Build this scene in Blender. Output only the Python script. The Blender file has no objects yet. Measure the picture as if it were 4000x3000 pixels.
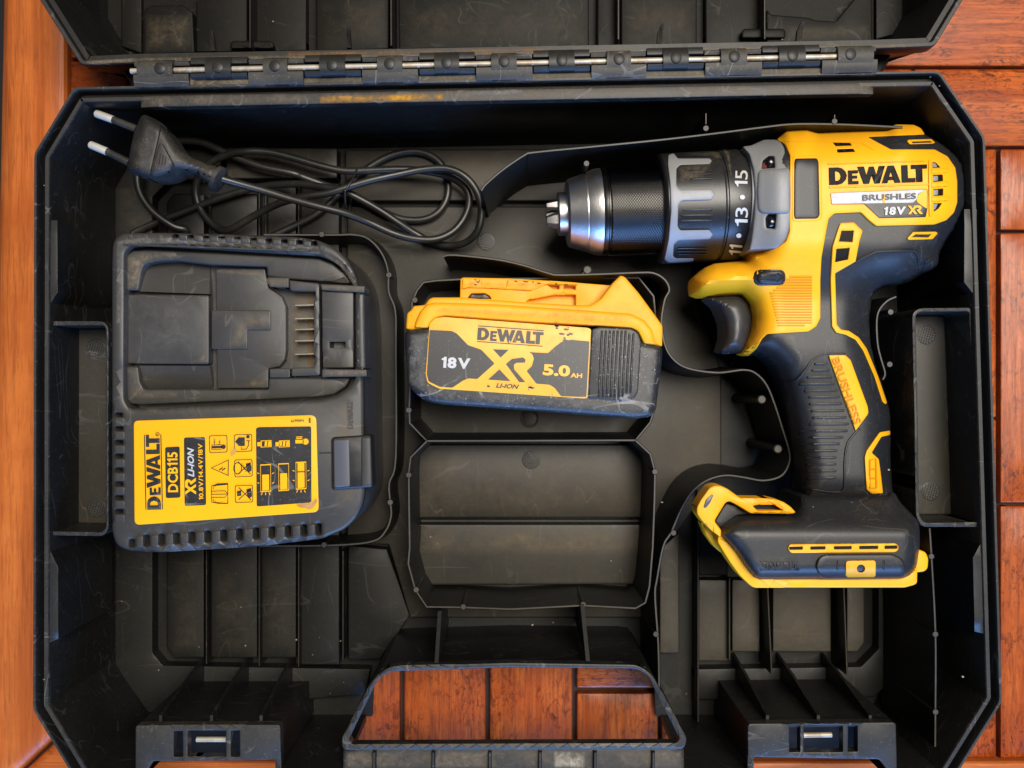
import bpy, bmesh, math, random
import numpy as np
from mathutils import Vector, Matrix
from mathutils.geometry import delaunay_2d_cdt

random.seed(7)
S = bpy.context.scene
COL = S.collection

# ------------------------------------------------------------------ camera, light, exposure
CAMZ = 0.44          # metres above the table top
FPX = 3203.4         # focal length in pixels of the 4000 px wide photograph
cam_data = bpy.data.cameras.new('camera')
cam = bpy.data.objects.new('camera', cam_data)
COL.objects.link(cam)
cam.location = (0, 0, CAMZ)
cam.rotation_euler = (0, 0, 0)
cam_data.sensor_width = 36.0
cam_data.lens = 36.0 * FPX / 4000.0
cam_data.clip_start = 0.01
cam_data.clip_end = 50
cam_data.dof.use_dof = True
cam_data.dof.focus_distance = 0.368
cam_data.dof.aperture_fstop = 14.0
S.camera = cam

world = bpy.data.worlds.new('World')
S.world = world
world.use_nodes = True
wbg = world.node_tree.nodes['Background']
wbg.inputs['Color'].default_value = (0.80, 0.84, 1.0, 1)
wbg.inputs['Strength'].default_value = 0.07


def area_light(name, loc, target, size, energy, color, size_y=None):
    ld = bpy.data.lights.new(name, 'AREA')
    ld.shape = 'RECTANGLE'
    ld.size = size
    ld.size_y = size_y or size
    ld.energy = energy
    ld.color = color
    o = bpy.data.objects.new(name, ld)
    COL.objects.link(o)
    o.location = loc
    d = Vector(target) - Vector(loc)
    o.rotation_euler = d.to_track_quat('-Z', 'Y').to_euler()
    return o


# big soft warm-white source overhead, a blue sky window low on the near side
area_light('ceiling_lamp', (0.40, 0.42, 1.65), (0.02, 0.02, 0.05), 1.0, 51.0, (1.0, 0.93, 0.82), 0.8)
area_light('window_light', (0.40, -1.70, 0.66), (0.08, 0, 0.06), 1.8, 74.0, (0.19, 0.43, 1.0), 0.9)
S.view_settings.view_transform = 'Standard'
S.view_settings.look = 'None'
S.view_settings.exposure = 0.0
S.view_settings.gamma = 1.0
S.cycles.max_bounces = 6
S.cycles.use_denoising = True


# ------------------------------------------------------------------ picture coordinates -> place
def W(u, v, z):
    """point at height z that lies on the sight line of photograph pixel (u, v)"""
    D = CAMZ - z
    return ((u - 2000.0) * D / FPX, -(v - 1500.0) * D / FPX, z)


def rgn(x0, y0, w):
    k = w / 2212.0
    return lambda pts: [(x0 + a * k, y0 + b * k) for a, b in pts]


d = rgn(0, 0, 4000)
R1, R2, R3 = rgn(0, 0, 1400), rgn(1300, 0, 1400), rgn(2600, 0, 1400)
R4, R5, R6 = rgn(0, 900, 1400), rgn(1300, 900, 1400), rgn(2600, 900, 1400)
R7, R8, R9 = rgn(0, 1950, 1400), rgn(1300, 1950, 1400), rgn(2600, 1950, 1400)
ZB = rgn(1550, 1050, 1100)     # battery
ZG = rgn(450, 850, 1100)       # charger bay
ZH = rgn(400, 1550, 1100)      # charger label
ZK = rgn(900, 450, 1040)       # cable
ZQ = rgn(100, 350, 800)        # plug
ZC = rgn(2000, 500, 800)       # chuck
ZM = rgn(3000, 450, 800)       # motor housing
ZF = rgn(2650, 1850, 1050)     # drill foot


def rnd(pts, r, n=4):
    """round the corners of a closed polygon; r number or list (px)"""
    out = []
    N = len(pts)
    for i in range(N):
        ri = r[i] if isinstance(r, (list, tuple)) else r
        p, a, b = Vector(pts[i]), Vector(pts[i - 1]), Vector(pts[(i + 1) % N])
        va, vb = a - p, b - p
        la, lb = va.length, vb.length
        if ri <= 0 or la < 1e-9 or lb < 1e-9:
            out.append((p.x, p.y)); continue
        va /= la; vb /= lb
        t = min(ri, la * 0.48, lb * 0.48)
        s, e = p + va * t, p + vb * t
        for k in range(n + 1):
            f = k / n
            q = s * (1 - f) ** 2 + p * 2 * f * (1 - f) + e * f * f
            out.append((q.x, q.y))
    return out


def rect(u0, v0, u1, v1, r=0, n=4):
    p = [(u0, v0), (u1, v0), (u1, v1), (u0, v1)]
    return rnd(p, r, n) if r else p


def circ(u, v, r, n=20, ry=None):
    ry = ry or r
    return [(u + r * math.cos(2 * math.pi * k / n), v + ry * math.sin(2 * math.pi * k / n)) for k in range(n)]


def smooth_line(pts, n=6):
    """Catmull-Rom through points of any dimension"""
    P = [np.array(p, float) for p in pts]
    out = []
    for i in range(len(P) - 1):
        p0, p1, p2 = P[max(i - 1, 0)], P[i], P[i + 1]
        p3 = P[min(i + 2, len(P) - 1)]
        for k in range(n):
            t = k / n
            out.append(0.5 * ((2 * p1) + (p2 - p0) * t + (2 * p0 - 5 * p1 + 4 * p2 - p3) * t * t + (3 * p1 - p0 - 3 * p2 + p3) * t ** 3))
    out.append(P[-1])
    return [tuple(p) for p in out]


def poly_dist(P, poly):
    A = np.array(poly, float); B = np.roll(A, -1, axis=0)
    best = np.full(len(P), 1e18)
    for i in range(0, len(A)):
        a, b = A[i], B[i]
        ab = b - a
        L2 = ab @ ab
        if L2 < 1e-12:
            continue
        t = np.clip(((P - a) @ ab) / L2, 0, 1)
        dd = P - (a + t[:, None] * ab)
        best = np.minimum(best, (dd * dd).sum(1))
    return np.sqrt(best)


def poly_in(P, poly):
    A = np.array(poly, float); B = np.roll(A, -1, axis=0)
    c = np.zeros(len(P), bool)
    x, y = P[:, 0], P[:, 1]
    for (x1, y1), (x2, y2) in zip(A, B):
        if y1 == y2:
            continue
        m = ((y1 > y) != (y2 > y)) & (x < (x2 - x1) * (y - y1) / (y2 - y1) + x1)
        c ^= m
    return c


def resample(poly, step):
    out = []
    for i in range(len(poly)):
        a, b = np.array(poly[i], float), np.array(poly[(i + 1) % len(poly)], float)
        L = np.linalg.norm(b - a)
        if L < 1e-6:
            continue
        n = max(1, int(math.ceil(L / step)))
        for k in range(n):
            out.append(tuple(a + (b - a) * k / n))
    return out


# ------------------------------------------------------------------ objects
def link(name, me, mat=None, parent=None):
    o = bpy.data.objects.new(name, me)
    COL.objects.link(o)
    if mat is not None and me is not None:
        me.materials.append(mat)
    if parent is not None:
        o.parent = parent
        o.matrix_parent_inverse = Matrix.Translation(-parent.location)
    return o


def finish(me, sharp=38):
    me.validate()
    me.update()
    if len(me.polygons):
        me.polygons.foreach_set('use_smooth', [True] * len(me.polygons))
        me.set_sharp_from_angle(angle=math.radians(sharp))
    return me


def mesh(name, verts, faces, mat=None, parent=None, sharp=38):
    me = bpy.data.meshes.new(name)
    me.from_pydata([tuple(map(float, v)) for v in verts], [], faces)
    bm = bmesh.new(); bm.from_mesh(me)
    bmesh.ops.recalc_face_normals(bm, faces=bm.faces)
    bm.to_mesh(me); bm.free()
    finish(me, sharp)
    return link(name, me, mat, parent)


def thing(name, label, cat, loc):
    o = bpy.data.objects.new(name, None)
    o.empty_display_size = 0.02
    COL.objects.link(o)
    o.location = loc
    o['label'] = label
    o['category'] = cat
    return o


def drape_data(outer, H, holes=(), r=5.0, lift=0.0, step=None, skirt=0.002, zbot=None, mirror=None, rz=None, mk=1.0):
    """sheet bounded by pixel outlines, laid on the height field H(u,v), with rounded border and side walls"""
    Hf = H if callable(H) else (lambda U, V, h=H: np.full(len(U), h, float))
    bstep = (step * 0.8) if step else 60
    loops = [resample(outer, bstep)] + [resample(h, bstep) for h in holes]
    pts, edges = [], []
    for lp in loops:
        s = len(pts)
        pts += lp
        edges += [(s + i, s + (i + 1) % len(lp)) for i in range(len(lp))]
    allb = loops

    def dist(P):
        dd = poly_dist(P, loops[0])
        for h in loops[1:]:
            dd = np.minimum(dd, poly_dist(P, h))
        return dd

    def inside(P):
        c = poly_in(P, loops[0])
        for h in loops[1:]:
            c &= ~poly_in(P, h)
        return c
    if r > 0:
        for lp in loops:
            A = np.array(lp); nx = np.roll(A, -1, 0) - np.roll(A, 1, 0)
            ln = np.linalg.norm(nx, axis=1); ln[ln == 0] = 1
            nrm = np.stack([-nx[:, 1], nx[:, 0]], 1) / ln[:, None]
            for f in (0.13, 0.42, 1.0):
                for sgn in (1, -1):
                    Q = A + nrm * sgn * f * r
                    ok = inside(Q) & (dist(Q) > f * r * 0.9)
                    pts += [tuple(q) for q in Q[ok]]
    if step:
        A = np.array(loops[0])
        u0, v0 = A.min(0); u1, v1 = A.max(0)
        gu, gv = np.meshgrid(np.arange(u0 + step / 2, u1, step), np.arange(v0 + step / 2, v1, step))
        Q = np.stack([gu.ravel(), gv.ravel()], 1)
        if len(Q):
            ok = inside(Q)
            Q = Q[ok]
            if len(Q):
                Q = Q[dist(Q) > r + step * 0.45]
                pts += [tuple(q) for q in Q]
    vo, eo, fo, _, _, _ = delaunay_2d_cdt([Vector(p) for p in pts], edges, [], 0, 1e-4)
    P = np.array([(p[0], p[1]) for p in vo])
    F = np.array([f for f in fo if len(f) == 3])
    cen = P[F].mean(1)
    F = F[inside(cen)]
    z = np.array(Hf(P[:, 0], P[:, 1]), float) + lift
    if r > 0:
        dd = dist(P)
        q = np.clip(1 - dd / r, 0, 1)
        rzz = rz if rz is not None else r * 0.37 / FPX
        z = z - rzz * (1 - np.sqrt(np.clip(1 - q * q, 0, 1)))
    D = CAMZ - z
    V = np.stack([(P[:, 0] - 2000) * D / FPX, -(P[:, 1] - 1500) * D / FPX, z], 1)
    # orient up
    a, b, c = V[F[:, 0]], V[F[:, 1]], V[F[:, 2]]
    nz = np.cross(b - a, c - a)[:, 2]
    F[nz < 0] = F[nz < 0][:, ::-1]
    cnt = {}
    for t in F:
        for i in range(3):
            e = (int(t[i]), int(t[(i + 1) % 3]))
            cnt[e] = 1
    border = [e for e in cnt if (e[1], e[0]) not in cnt]
    verts = [tuple(v) for v in V]
    faces = [tuple(int(i) for i in t) for t in F]
    if mirror is not None:
        n0 = len(verts)
        verts += [(v[0], v[1], mirror - mk * (v[2] - mirror)) for v in verts]
        faces += [(t[2] + n0, t[1] + n0, t[0] + n0) for t in faces]
        faces += [(e[1], e[0], e[0] + n0, e[1] + n0) for e in border]
    elif skirt or zbot is not None:
        low = {}
        for e in border:
            for i in e:
                if i not in low:
                    low[i] = len(verts)
                    x, y, zz = verts[i]
                    verts.append((x, y, zbot if zbot is not None else zz - skirt))
        faces += [(e[1], e[0], low[e[0]], low[e[1]]) for e in border]
    return verts, faces


def drape(name, outer, H, mat, parent, sharp=38, **kw):
    v, f = drape_data(outer, H, **kw)
    me = bpy.data.meshes.new(name)
    me.from_pydata([tuple(map(float, p)) for p in v], [], f)
    finish(me, sharp)
    return link(name, me, mat, parent)


def plate(name, outer, z, mat, parent, thick=0.002, r=4.0, holes=(), **kw):
    """flat piece: top face at height z, side walls down by thick"""
    return drape(name, outer, z, mat, parent, holes=holes, r=r, skirt=thick, **kw)


def multi(name, items, mat, parent, sharp=38):
    """several (verts, faces) lists joined into one mesh part"""
    V, F = [], []
    for v, f in items:
        n = len(V)
        V += list(v)
        F += [tuple(i + n for i in t) for t in f]
    me = bpy.data.meshes.new(name)
    me.from_pydata([tuple(map(float, p)) for p in V], [], F)
    finish(me, sharp)
    return link(name, me, mat, parent)


def off_line(line, h):
    P = [Vector(p) for p in line]
    L, Rr = [], []
    for i in range(len(P)):
        a = P[max(i - 1, 0)]; b = P[min(i + 1, len(P) - 1)]
        t = (b - a).normalized()
        n = Vector((-t.y, t.x))
        L.append(P[i] + n * h); Rr.append(P[i] - n * h)
    return L, Rr


def stroke_poly(line, w):
    L, Rr = off_line(line, w / 2)
    return [tuple(p) for p in L] + [tuple(p) for p in reversed(Rr)]


def wall_data(line, ztop, zbot, w=9.0, draft=0.0005):
    """upright divider whose top edge follows the pixel line at height ztop"""
    L, Rr = off_line(line, w / 2)
    L2, R2_ = off_line(line, w * 0.28)
    n = len(line)
    V = []
    for i in range(n):
        a = Vector(W(L[i].x, L[i].y, ztop - 0.0006)); b = Vector(W(Rr[i].x, Rr[i].y, ztop - 0.0006))
        ta = Vector(W(L2[i].x, L2[i].y, ztop)); tb = Vector(W(R2_[i].x, R2_[i].y, ztop))
        s = (a - b); s.z = 0
        s = s.normalized() * draft if s.length > 1e-9 else s
        la = Vector((a.x + s.x, a.y + s.y, zbot)); lb = Vector((b.x - s.x, b.y - s.y, zbot))
        V += [la, a, ta, tb, b, lb]
    F = []
    for i in range(n - 1):
        for k in range(5):
            p, q = i * 6 + k, (i + 1) * 6 + k
            F.append((p, q, q + 1, p + 1))
    F.append((5, 4, 3, 2, 1, 0))
    m = (n - 1) * 6
    F.append((m, m + 1, m + 2, m + 3, m + 4, m + 5))
    return V, F


def tube_data(pts, r, n=10, caps=True, flat=1.0):
    P = [Vector(p) for p in pts]
    T = []
    for i in range(len(P)):
        T.append((P[min(i + 1, len(P) - 1)] - P[max(i - 1, 0)]).normalized())
    V, F = [], []
    for i, (p, t) in enumerate(zip(P, T)):
        rr = r[i] if isinstance(r, (list, tuple)) else r
        side = t.cross(Vector((0, 0, 1)))
        side = side.normalized() if side.length > 1e-6 else Vector((1, 0, 0))
        up = side.cross(t).normalized()
        for k in range(n):
            a = 2 * math.pi * k / n
            V.append(p + side * math.cos(a) * rr * flat + up * math.sin(a) * rr)
    for i in range(len(P) - 1):
        for k in range(n):
            F.append((i * n + k, i * n + (k + 1) % n, (i + 1) * n + (k + 1) % n, (i + 1) * n + k))
    if caps:
        F.append(tuple(range(n - 1, -1, -1)))
        F.append(tuple((len(P) - 1) * n + k for k in range(n)))
    return V, F


def lathe_data(a, b, prof, n=48, caps=True):
    """turned body about the line a->b (3D); prof = [(t 0..1, radius)]"""
    a, b = Vector(a), Vector(b)
    ax = (b - a)
    t = ax.normalized()
    side = t.cross(Vector((0, 0, 1)))
    side = side.normalized() if side.length > 1e-6 else Vector((1, 0, 0))
    up = side.cross(t)
    V, F = [], []
    for (s, r) in prof:
        c = a + ax * s
        for k in range(n):
            an = 2 * math.pi * k / n
            V.append(c + side * math.cos(an) * r + up * math.sin(an) * r)
    for i in range(len(prof) - 1):
        for k in range(n):
            F.append((i * n + k, i * n + (k + 1) % n, (i + 1) * n + (k + 1) % n, (i + 1) * n + k))
    if caps:
        F.append(tuple(range(n - 1, -1, -1)))
        F.append(tuple((len(prof) - 1) * n + k for k in range(n)))
    return V, F


def box_data(p0, p1):
    x0, y0, z0 = p0; x1, y1, z1 = p1
    V = [(x0, y0, z0), (x1, y0, z0), (x1, y1, z0), (x0, y1, z0), (x0, y0, z1), (x1, y0, z1), (x1, y1, z1), (x0, y1, z1)]
    F = [(3, 2, 1, 0), (4, 5, 6, 7), (0, 1, 5, 4), (1, 2, 6, 5), (2, 3, 7, 6), (3, 0, 4, 7)]
    return V, F


# ------------------------------------------------------------------ materials
class NT:
    def __init__(self, name):
        self.m = bpy.data.materials.new(name)
        self.m.use_nodes = True
        self.t = self.m.node_tree
        self.b = self.t.nodes['Principled BSDF']
        self.tc = self.t.nodes.new('ShaderNodeTexCoord')

    def n(self, typ, **kw):
        x = self.t.nodes.new(typ)
        for k, v in kw.items():
            setattr(x, k, v)
        return x

    def l(self, a, b):
        self.t.links.new(a, b)

    def noise(self, scale, detail=4, rough=0.6, stretch=(1, 1, 1), dist=0.0):
        mp = self.n('ShaderNodeMapping')
        mp.inputs['Scale'].default_value = stretch
        self.l(self.tc.outputs['Object'], mp.inputs['Vector'])
        x = self.n('ShaderNodeTexNoise')
        x.inputs['Scale'].default_value = scale
        x.inputs['Detail'].default_value = detail
        x.inputs['Roughness'].default_value = rough
        x.inputs['Distortion'].default_value = dist
        self.l(mp.outputs[0], x.inputs['Vector'])
        return x.outputs['Fac']

    def ramp(self, fac, stops):
        x = self.n('ShaderNodeValToRGB')
        e = x.color_ramp.elements
        while len(e) < len(stops):
            e.new(0.5)
        for el, (p, c) in zip(e, stops):
            el.position = p
            el.color = (c, c, c, 1) if isinstance(c, (int, float)) else (*c, 1)
        self.l(fac, x.inputs['Fac'])
        return x.outputs['Color']

    def mix(self, fac, a, b, blend='MIX'):
        x = self.n('ShaderNodeMix', data_type='RGBA', blend_type=blend)
        for sock, v in ((x.inputs['Factor'], fac), (x.inputs['A'], a), (x.inputs['B'], b)):
            if isinstance(v, (int, float)):
                sock.default_value = v
            elif isinstance(v, tuple):
                sock.default_value = (*v, 1)
            else:
                self.l(v, sock)
        return x.outputs['Result']

    def math(self, op, a, b=0.0):
        x = self.n('ShaderNodeMath', operation=op)
        for s, v in zip(x.inputs, (a, b)):
            if isinstance(v, (int, float)):
                s.default_value = v
            else:
                self.l(v, s)
        return x.outputs[0]

    def bump(self, h, strength=0.3, dist=0.0002):
        x = self.n('ShaderNodeBump')
        x.inputs['Strength'].default_value = strength
        x.inputs['Distance'].default_value = dist
        self.l(h, x.inputs['Height'])
        self.l(x.outputs[0], self.b.inputs['Normal'])

    def color(self, c):
        if isinstance(c, tuple):
            self.b.inputs['Base Color'].default_value = (*c, 1)
        else:
            self.l(c, self.b.inputs['Base Color'])

    def rough(self, r):
        if isinstance(r, (int, float)):
            self.b.inputs['Roughness'].default_value = r
        else:
            self.l(r, self.b.inputs['Roughness'])


def plastic(name, base, dust=(0.10, 0.085, 0.065), amount=0.5, rough=0.45, grain=2600, bump=0.25, speck=0.0, scratch=0.0, spec=0.5, big=22.0, settle=None):
    k = NT(name)
    n1 = k.noise(big, 6, 0.65)
    n2 = k.noise(310, 5, 0.7)
    m = k.math('MULTIPLY', k.ramp(n1, [(0.40, 0.0), (0.72, 1.0)]), k.ramp(n2, [(0.35, 0.25), (0.75, 1.0)]))
    m = k.math('MULTIPLY', m, amount)
    col = k.mix(m, base, dust)
    if settle:
        ge = k.n('ShaderNodeNewGeometry')
        sx = k.n('ShaderNodeSeparateXYZ')
        k.l(ge.outputs['True Normal'], sx.inputs[0])
        up = k.ramp(sx.outputs['Z'], [(0.55, 0.0), (0.95, 1.0)])
        dn = k.math('MULTIPLY', k.ramp(k.noise(13, 6, 0.72), [(0.3, 0.45), (0.7, 1.0)]), k.ramp(k.noise(480, 5, 0.75), [(0.3, 0.75), (0.68, 1.0)]))
        col = k.mix(k.math('MULTIPLY', up, dn), col, settle)
    if scratch > 0:
        s1 = k.noise(70, 3, 0.6, (1, 38, 1), 0.6)
        s2 = k.noise(90, 3, 0.6, (30, 1.5, 1), 0.5)
        sm = k.math('MAXIMUM', k.ramp(s1, [(0.70, 0.0), (0.76, 1.0)]), k.ramp(s2, [(0.70, 0.0), (0.76, 1.0)]))
        # hair-fine rub marks: narrow contour bands of stretched noise, broken up by a second noise
        for st_, sc_ in (((1, 0.22, 1), 62), ((0.25, 1, 1), 48), ((0.7, 0.55, 1), 34)):
            hn = k.noise(sc_, 2, 0.45, st_, 0.4)
            band = k.math('LESS_THAN', k.math('ABSOLUTE', k.math('SUBTRACT', hn, 0.5)), 0.0045)
            gate = k.ramp(k.noise(sc_ * 1.9, 3, 0.6, st_), [(0.50, 0.0), (0.60, 1.0)])
            sm = k.math('MAXIMUM', sm, k.math('MULTIPLY', band, gate))
        sm = k.math('MULTIPLY', sm, scratch)
        col = k.mix(sm, col, (0.22, 0.21, 0.19))
    if speck > 0:
        n3 = k.noise(1150, 2, 0.5)
        sp = k.math('MULTIPLY', k.ramp(n3, [(0.66, 0.0), (0.72, 1.0)]), speck)
        col = k.mix(sp, col, (0.30, 0.29, 0.27))
    k.color(col)
    k.rough(k.math('ADD', k.math('MULTIPLY', m, 0.35), rough))
    k.b.inputs['Specular IOR Level'].default_value = spec
    g = k.noise(grain, 3, 0.6)
    k.bump(g, bump, 0.00012)
    return k.m


M = {}
M['case'] = plastic('case_black_plastic', (0.0050, 0.0050, 0.0050), (0.022, 0.020, 0.016), 0.35, 0.40, 2200, 0.30, speck=0.05, scratch=0.065, spec=0.28, settle=(0.032, 0.030, 0.027))
M['case_floor'] = plastic('case_floor_plastic', (0.0050, 0.0050, 0.0047), (0.026, 0.023, 0.017), 0.30, 0.42, 2200, 0.25, speck=0.05, scratch=0.11, big=16, spec=0.30, settle=(0.040, 0.0345, 0.0255))
M['case_lit'] = plastic('case_lit_plastic', (0.0050, 0.0050, 0.0047), (0.04, 0.035, 0.026), 0.30, 0.45, 2200, 0.25, speck=0.05, scratch=0.11, big=16, spec=0.32, settle=(0.068, 0.059, 0.045))  # paler copy of the floor plastic; sheen on right-hand panels put into its colour
M['case_shaded'] = plastic('case_shaded_plastic', (0.0048, 0.0048, 0.0046), (0.024, 0.022, 0.017), 0.35, 0.45, 2200, 0.28, speck=0.05, scratch=0.06, big=20, spec=0.24, settle=(0.0125, 0.0122, 0.0100))  # darker copy of floor plastic; shade over channels and near panels painted in
M['case_lid'] = plastic('lid_inner_plastic', (0.0048, 0.0048, 0.0046), (0.026, 0.022, 0.016), 0.40, 0.50, 2200, 0.28, speck=0.05, scratch=0.09, big=24, spec=0.14, settle=(0.0070, 0.0064, 0.0047))  # darker again: shade inside the lid is put into its colour
M['case_rim'] = plastic('case_rim_plastic', (0.0060, 0.0060, 0.0060), (0.10, 0.085, 0.065), 0.50, 0.44, 2200, 0.30, speck=0.18, scratch=0.26, settle=(0.038, 0.0365, 0.033), spec=0.34)
M['hinge'] = plastic('dusty_hinge_plastic', (0.008, 0.008, 0.008), (0.20, 0.165, 0.115), 0.75, 0.50, 2200, 0.35, speck=0.25, scratch=0.45, settle=(0.048, 0.044, 0.037), spec=0.30, big=34)
M['divider'] = plastic('divider_plastic', (0.0050, 0.0050, 0.0050), (0.03, 0.027, 0.02), 0.35, 0.42, 2200, 0.25, speck=0.10, scratch=0.05, spec=0.25, settle=(0.085, 0.078, 0.066))  # pale up-facing tops carry the light they catch as colour
M['charger'] = plastic('charger_plastic', (0.037, 0.0355, 0.0338), (0.10, 0.085, 0.062), 0.30, 0.40, 3400, 0.30, speck=0.06, scratch=0.15, big=30, spec=0.4)
M['rubber'] = plastic('drill_black_rubber', (0.0125, 0.0130, 0.0145), (0.07, 0.066, 0.06), 0.22, 0.44, 4200, 0.30, speck=0.12, scratch=0.12, spec=0.45)
M['letter'] = plastic('moulded_black_letters', (0.006, 0.006, 0.006), (0.06, 0.05, 0.04), 0.25, 0.62, 3000, 0.3, spec=0.18, scratch=0.25)
M['mould_orange'] = plastic('orange_moulding', (0.56, 0.20, 0.006), (0.4, 0.14, 0.01), 0.4, 0.5, 3000, 0.1, spec=0.2)
M['black'] = plastic('black_plastic', (0.010, 0.010, 0.011), (0.09, 0.08, 0.065), 0.30, 0.34, 3000, 0.2, speck=0.15)
M['hole'] = plastic('dark_hollow_plastic', (0.003, 0.003, 0.003), (0.02, 0.018, 0.016), 0.2, 0.6, 2000, 0.1, spec=0.2)
M['battery'] = plastic('battery_scuffed_plastic', (0.014, 0.014, 0.015), (0.10, 0.098, 0.09), 0.30, 0.44, 2400, 0.5, speck=0.9, scratch=0.75, big=60)
M['print'] = plastic('black_label_print', (0.016, 0.0155, 0.0155), (0.07, 0.066, 0.06), 0.25, 0.40, 3000, 0.08, speck=0.25, scratch=0.45, big=60)
M['yellow'] = plastic('yellow_plastic', (0.84, 0.385, 0.006), (0.50, 0.22, 0.02), 0.42, 0.42, 3800, 0.22, spec=0.35, big=45)
M['yellow_dirty'] = plastic('yellow_worn_plastic', (0.82, 0.36, 0.010), (0.34, 0.15, 0.03), 0.42, 0.45, 3400, 0.25, spec=0.3, big=70)
M['label_yellow'] = plastic('yellow_label_film', (0.82, 0.40, 0.008), (0.60, 0.29, 0.02), 0.30, 0.30, 2500, 0.05, spec=0.35, big=50)
M['label_battery'] = plastic('yellow_battery_label_film', (0.80, 0.41, 0.05), (0.45, 0.20, 0.04), 0.45, 0.36, 2500, 0.06, spec=0.3, big=90)
M['white'] = plastic('pale_grey_print', (0.46, 0.46, 0.45), (0.22, 0.21, 0.20), 0.6, 0.42, 2500, 0.05, big=120)
M['gray_metal'] = plastic('grey_cast_gearcase', (0.175, 0.178, 0.183), (0.115, 0.11, 0.10), 0.45, 0.40, 2600, 0.55, speck=0.25, big=60)
M['silver_paint'] = plastic('silver_collar_paint', (0.22, 0.223, 0.228), (0.16, 0.15, 0.14), 0.5, 0.42, 2800, 0.4, big=70)
M['cable'] = plastic('cable_rubber', (0.010, 0.010, 0.0095), (0.055, 0.048, 0.036), 0.45, 0.36, 1500, 0.10, big=40)
M['plug'] = plastic('plug_dusty_rubber', (0.014, 0.0135, 0.0125), (0.085, 0.071, 0.053), 0.80, 0.50, 1800, 0.45, speck=0.2, big=55)
M['lens'] = plastic('grey_lens_plastic', (0.075, 0.078, 0.088), (0.12, 0.115, 0.11), 0.2, 0.28, 2500, 0.05)
M['red'] = plastic('red_plastic', (0.14, 0.018, 0.014), (0.05, 0.03, 0.025), 0.4, 0.45)


def metal(name, col, rough, brushed=None, rust=0.0):
    k = NT(name)
    c = k.mix(k.ramp(k.noise(160, 4), [(0.3, 0.0), (0.7, 1.0)]), tuple(x * 0.8 for x in col), col)
    if rust:
        c = k.mix(k.math('MULTIPLY', k.ramp(k.noise(120, 5), [(0.5, 0.0), (0.62, 1.0)]), rust), c, (0.20, 0.10, 0.035))
    k.color(c)
    k.b.inputs['Metallic'].default_value = 1.0
    k.rough(rough)
    if brushed:
        k.bump(k.noise(900, 3, 0.6, brushed), 0.35, 0.0001)
    return k.m


M['steel'] = metal('turned_steel', (0.60, 0.58, 0.56), 0.34, (6, 0.25, 0.25))
M['dark_steel'] = metal('knurled_black_steel', (0.075, 0.072, 0.070), 0.30, (6, 0.25, 0.25))
M['bright'] = metal('bright_pin_metal', (0.86, 0.82, 0.72), 0.42, None, 0.20)
M['bright'].node_tree.nodes['Principled BSDF'].inputs['Metallic'].default_value = 0.55
M['hinge_metal'] = metal('dull_hinge_metal', (0.50, 0.46, 0.38), 0.55, None, 0.45)
M['hinge_metal'].node_tree.nodes['Principled BSDF'].inputs['Metallic'].default_value = 0.5
M['brass'] = metal('nickel_contact', (0.86, 0.80, 0.66), 0.28)
M['screw'] = metal('dark_screw', (0.10, 0.10, 0.11), 0.25)


def wood(name, c_light, c_mid, c_dark, along, fine=1.0, streak=0.5, rough=0.34, crackle=0.0, seed=0.0):
    k = NT(name)
    st = (1, 0.05, 1) if along == 'y' else (0.05, 1, 1)
    g = k.noise(95 * fine, 6, 0.7, st, 1.5)
    gl = k.noise(520 * fine, 4, 0.75, st, 0.8)
    pores = k.noise(1500 * fine, 2, 0.6, st, 0.3)
    blot = k.noise(20, 5, 0.65)
    c = k.mix(k.ramp(g, [(0.34, 0.0), (0.62, 1.0)]), c_mid, c_light)
    c = k.mix(k.math('MULTIPLY', k.ramp(gl, [(0.48, 0.0), (0.66, 1.0)]), streak), c, c_dark)
    c = k.mix(k.math('MULTIPLY', k.ramp(pores, [(0.56, 0.0), (0.66, 1.0)]), streak * 0.7), c, c_dark)
    c = k.mix(k.math('MULTIPLY', k.ramp(blot, [(0.40, 0.0), (0.64, 1.0)]), 0.65), c, c_mid)
    if crackle:
        cr = k.noise(230, 6, 0.82, (1, 0.45, 1) if along == 'y' else (0.45, 1, 1), 1.6)
        zone = k.ramp(k.noise(34, 4, 0.6), [(0.36, 0.15), (0.62, 1.0)])
        c = k.mix(k.math('MULTIPLY', k.math('MULTIPLY', k.ramp(cr, [(0.50, 0.0), (0.585, 1.0)]), zone), crackle), c, c_dark)
    k.color(c)
    k.rough(k.math('ADD', k.math('MULTIPLY', gl, 0.3), rough - 0.14))
    k.b.inputs['Specular IOR Level'].default_value = 0.28
    k.bump(gl, 0.35, 0.0004)
    return k.m


OR_L, OR_M, OR_D = (0.54, 0.150, 0.030), (0.34, 0.074, 0.014), (0.13, 0.026, 0.008)
RD_L, RD_M, RD_D = (0.50, 0.110, 0.017), (0.27, 0.044, 0.008), (0.032, 0.008, 0.005)
M['rail_y'] = wood('orange_rail_wood', OR_L, OR_M, OR_D, 'y', 0.7, 0.50, 0.40)
M['rail_x'] = wood('orange_cross_rail_wood', OR_L, OR_M, OR_D, 'x', 0.7, 0.45, 0.40)
M['plank_y'] = wood('red_plank_wood', RD_L, RD_M, RD_D, 'y', 1.0, 0.6, 0.32, 0.80)
M['plank_x'] = wood('red_cross_plank_wood', RD_L, RD_M, RD_D, 'x', 1.0, 0.6, 0.32, 0.95)
M['gap'] = plastic('dark_joint_wood', (0.030, 0.010, 0.005), (0.06, 0.03, 0.015), 0.4, 0.7)
M['ground'] = plastic('dark_ground', (0.02, 0.014, 0.01), (0.03, 0.022, 0.016), 0.4, 0.8)

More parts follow.
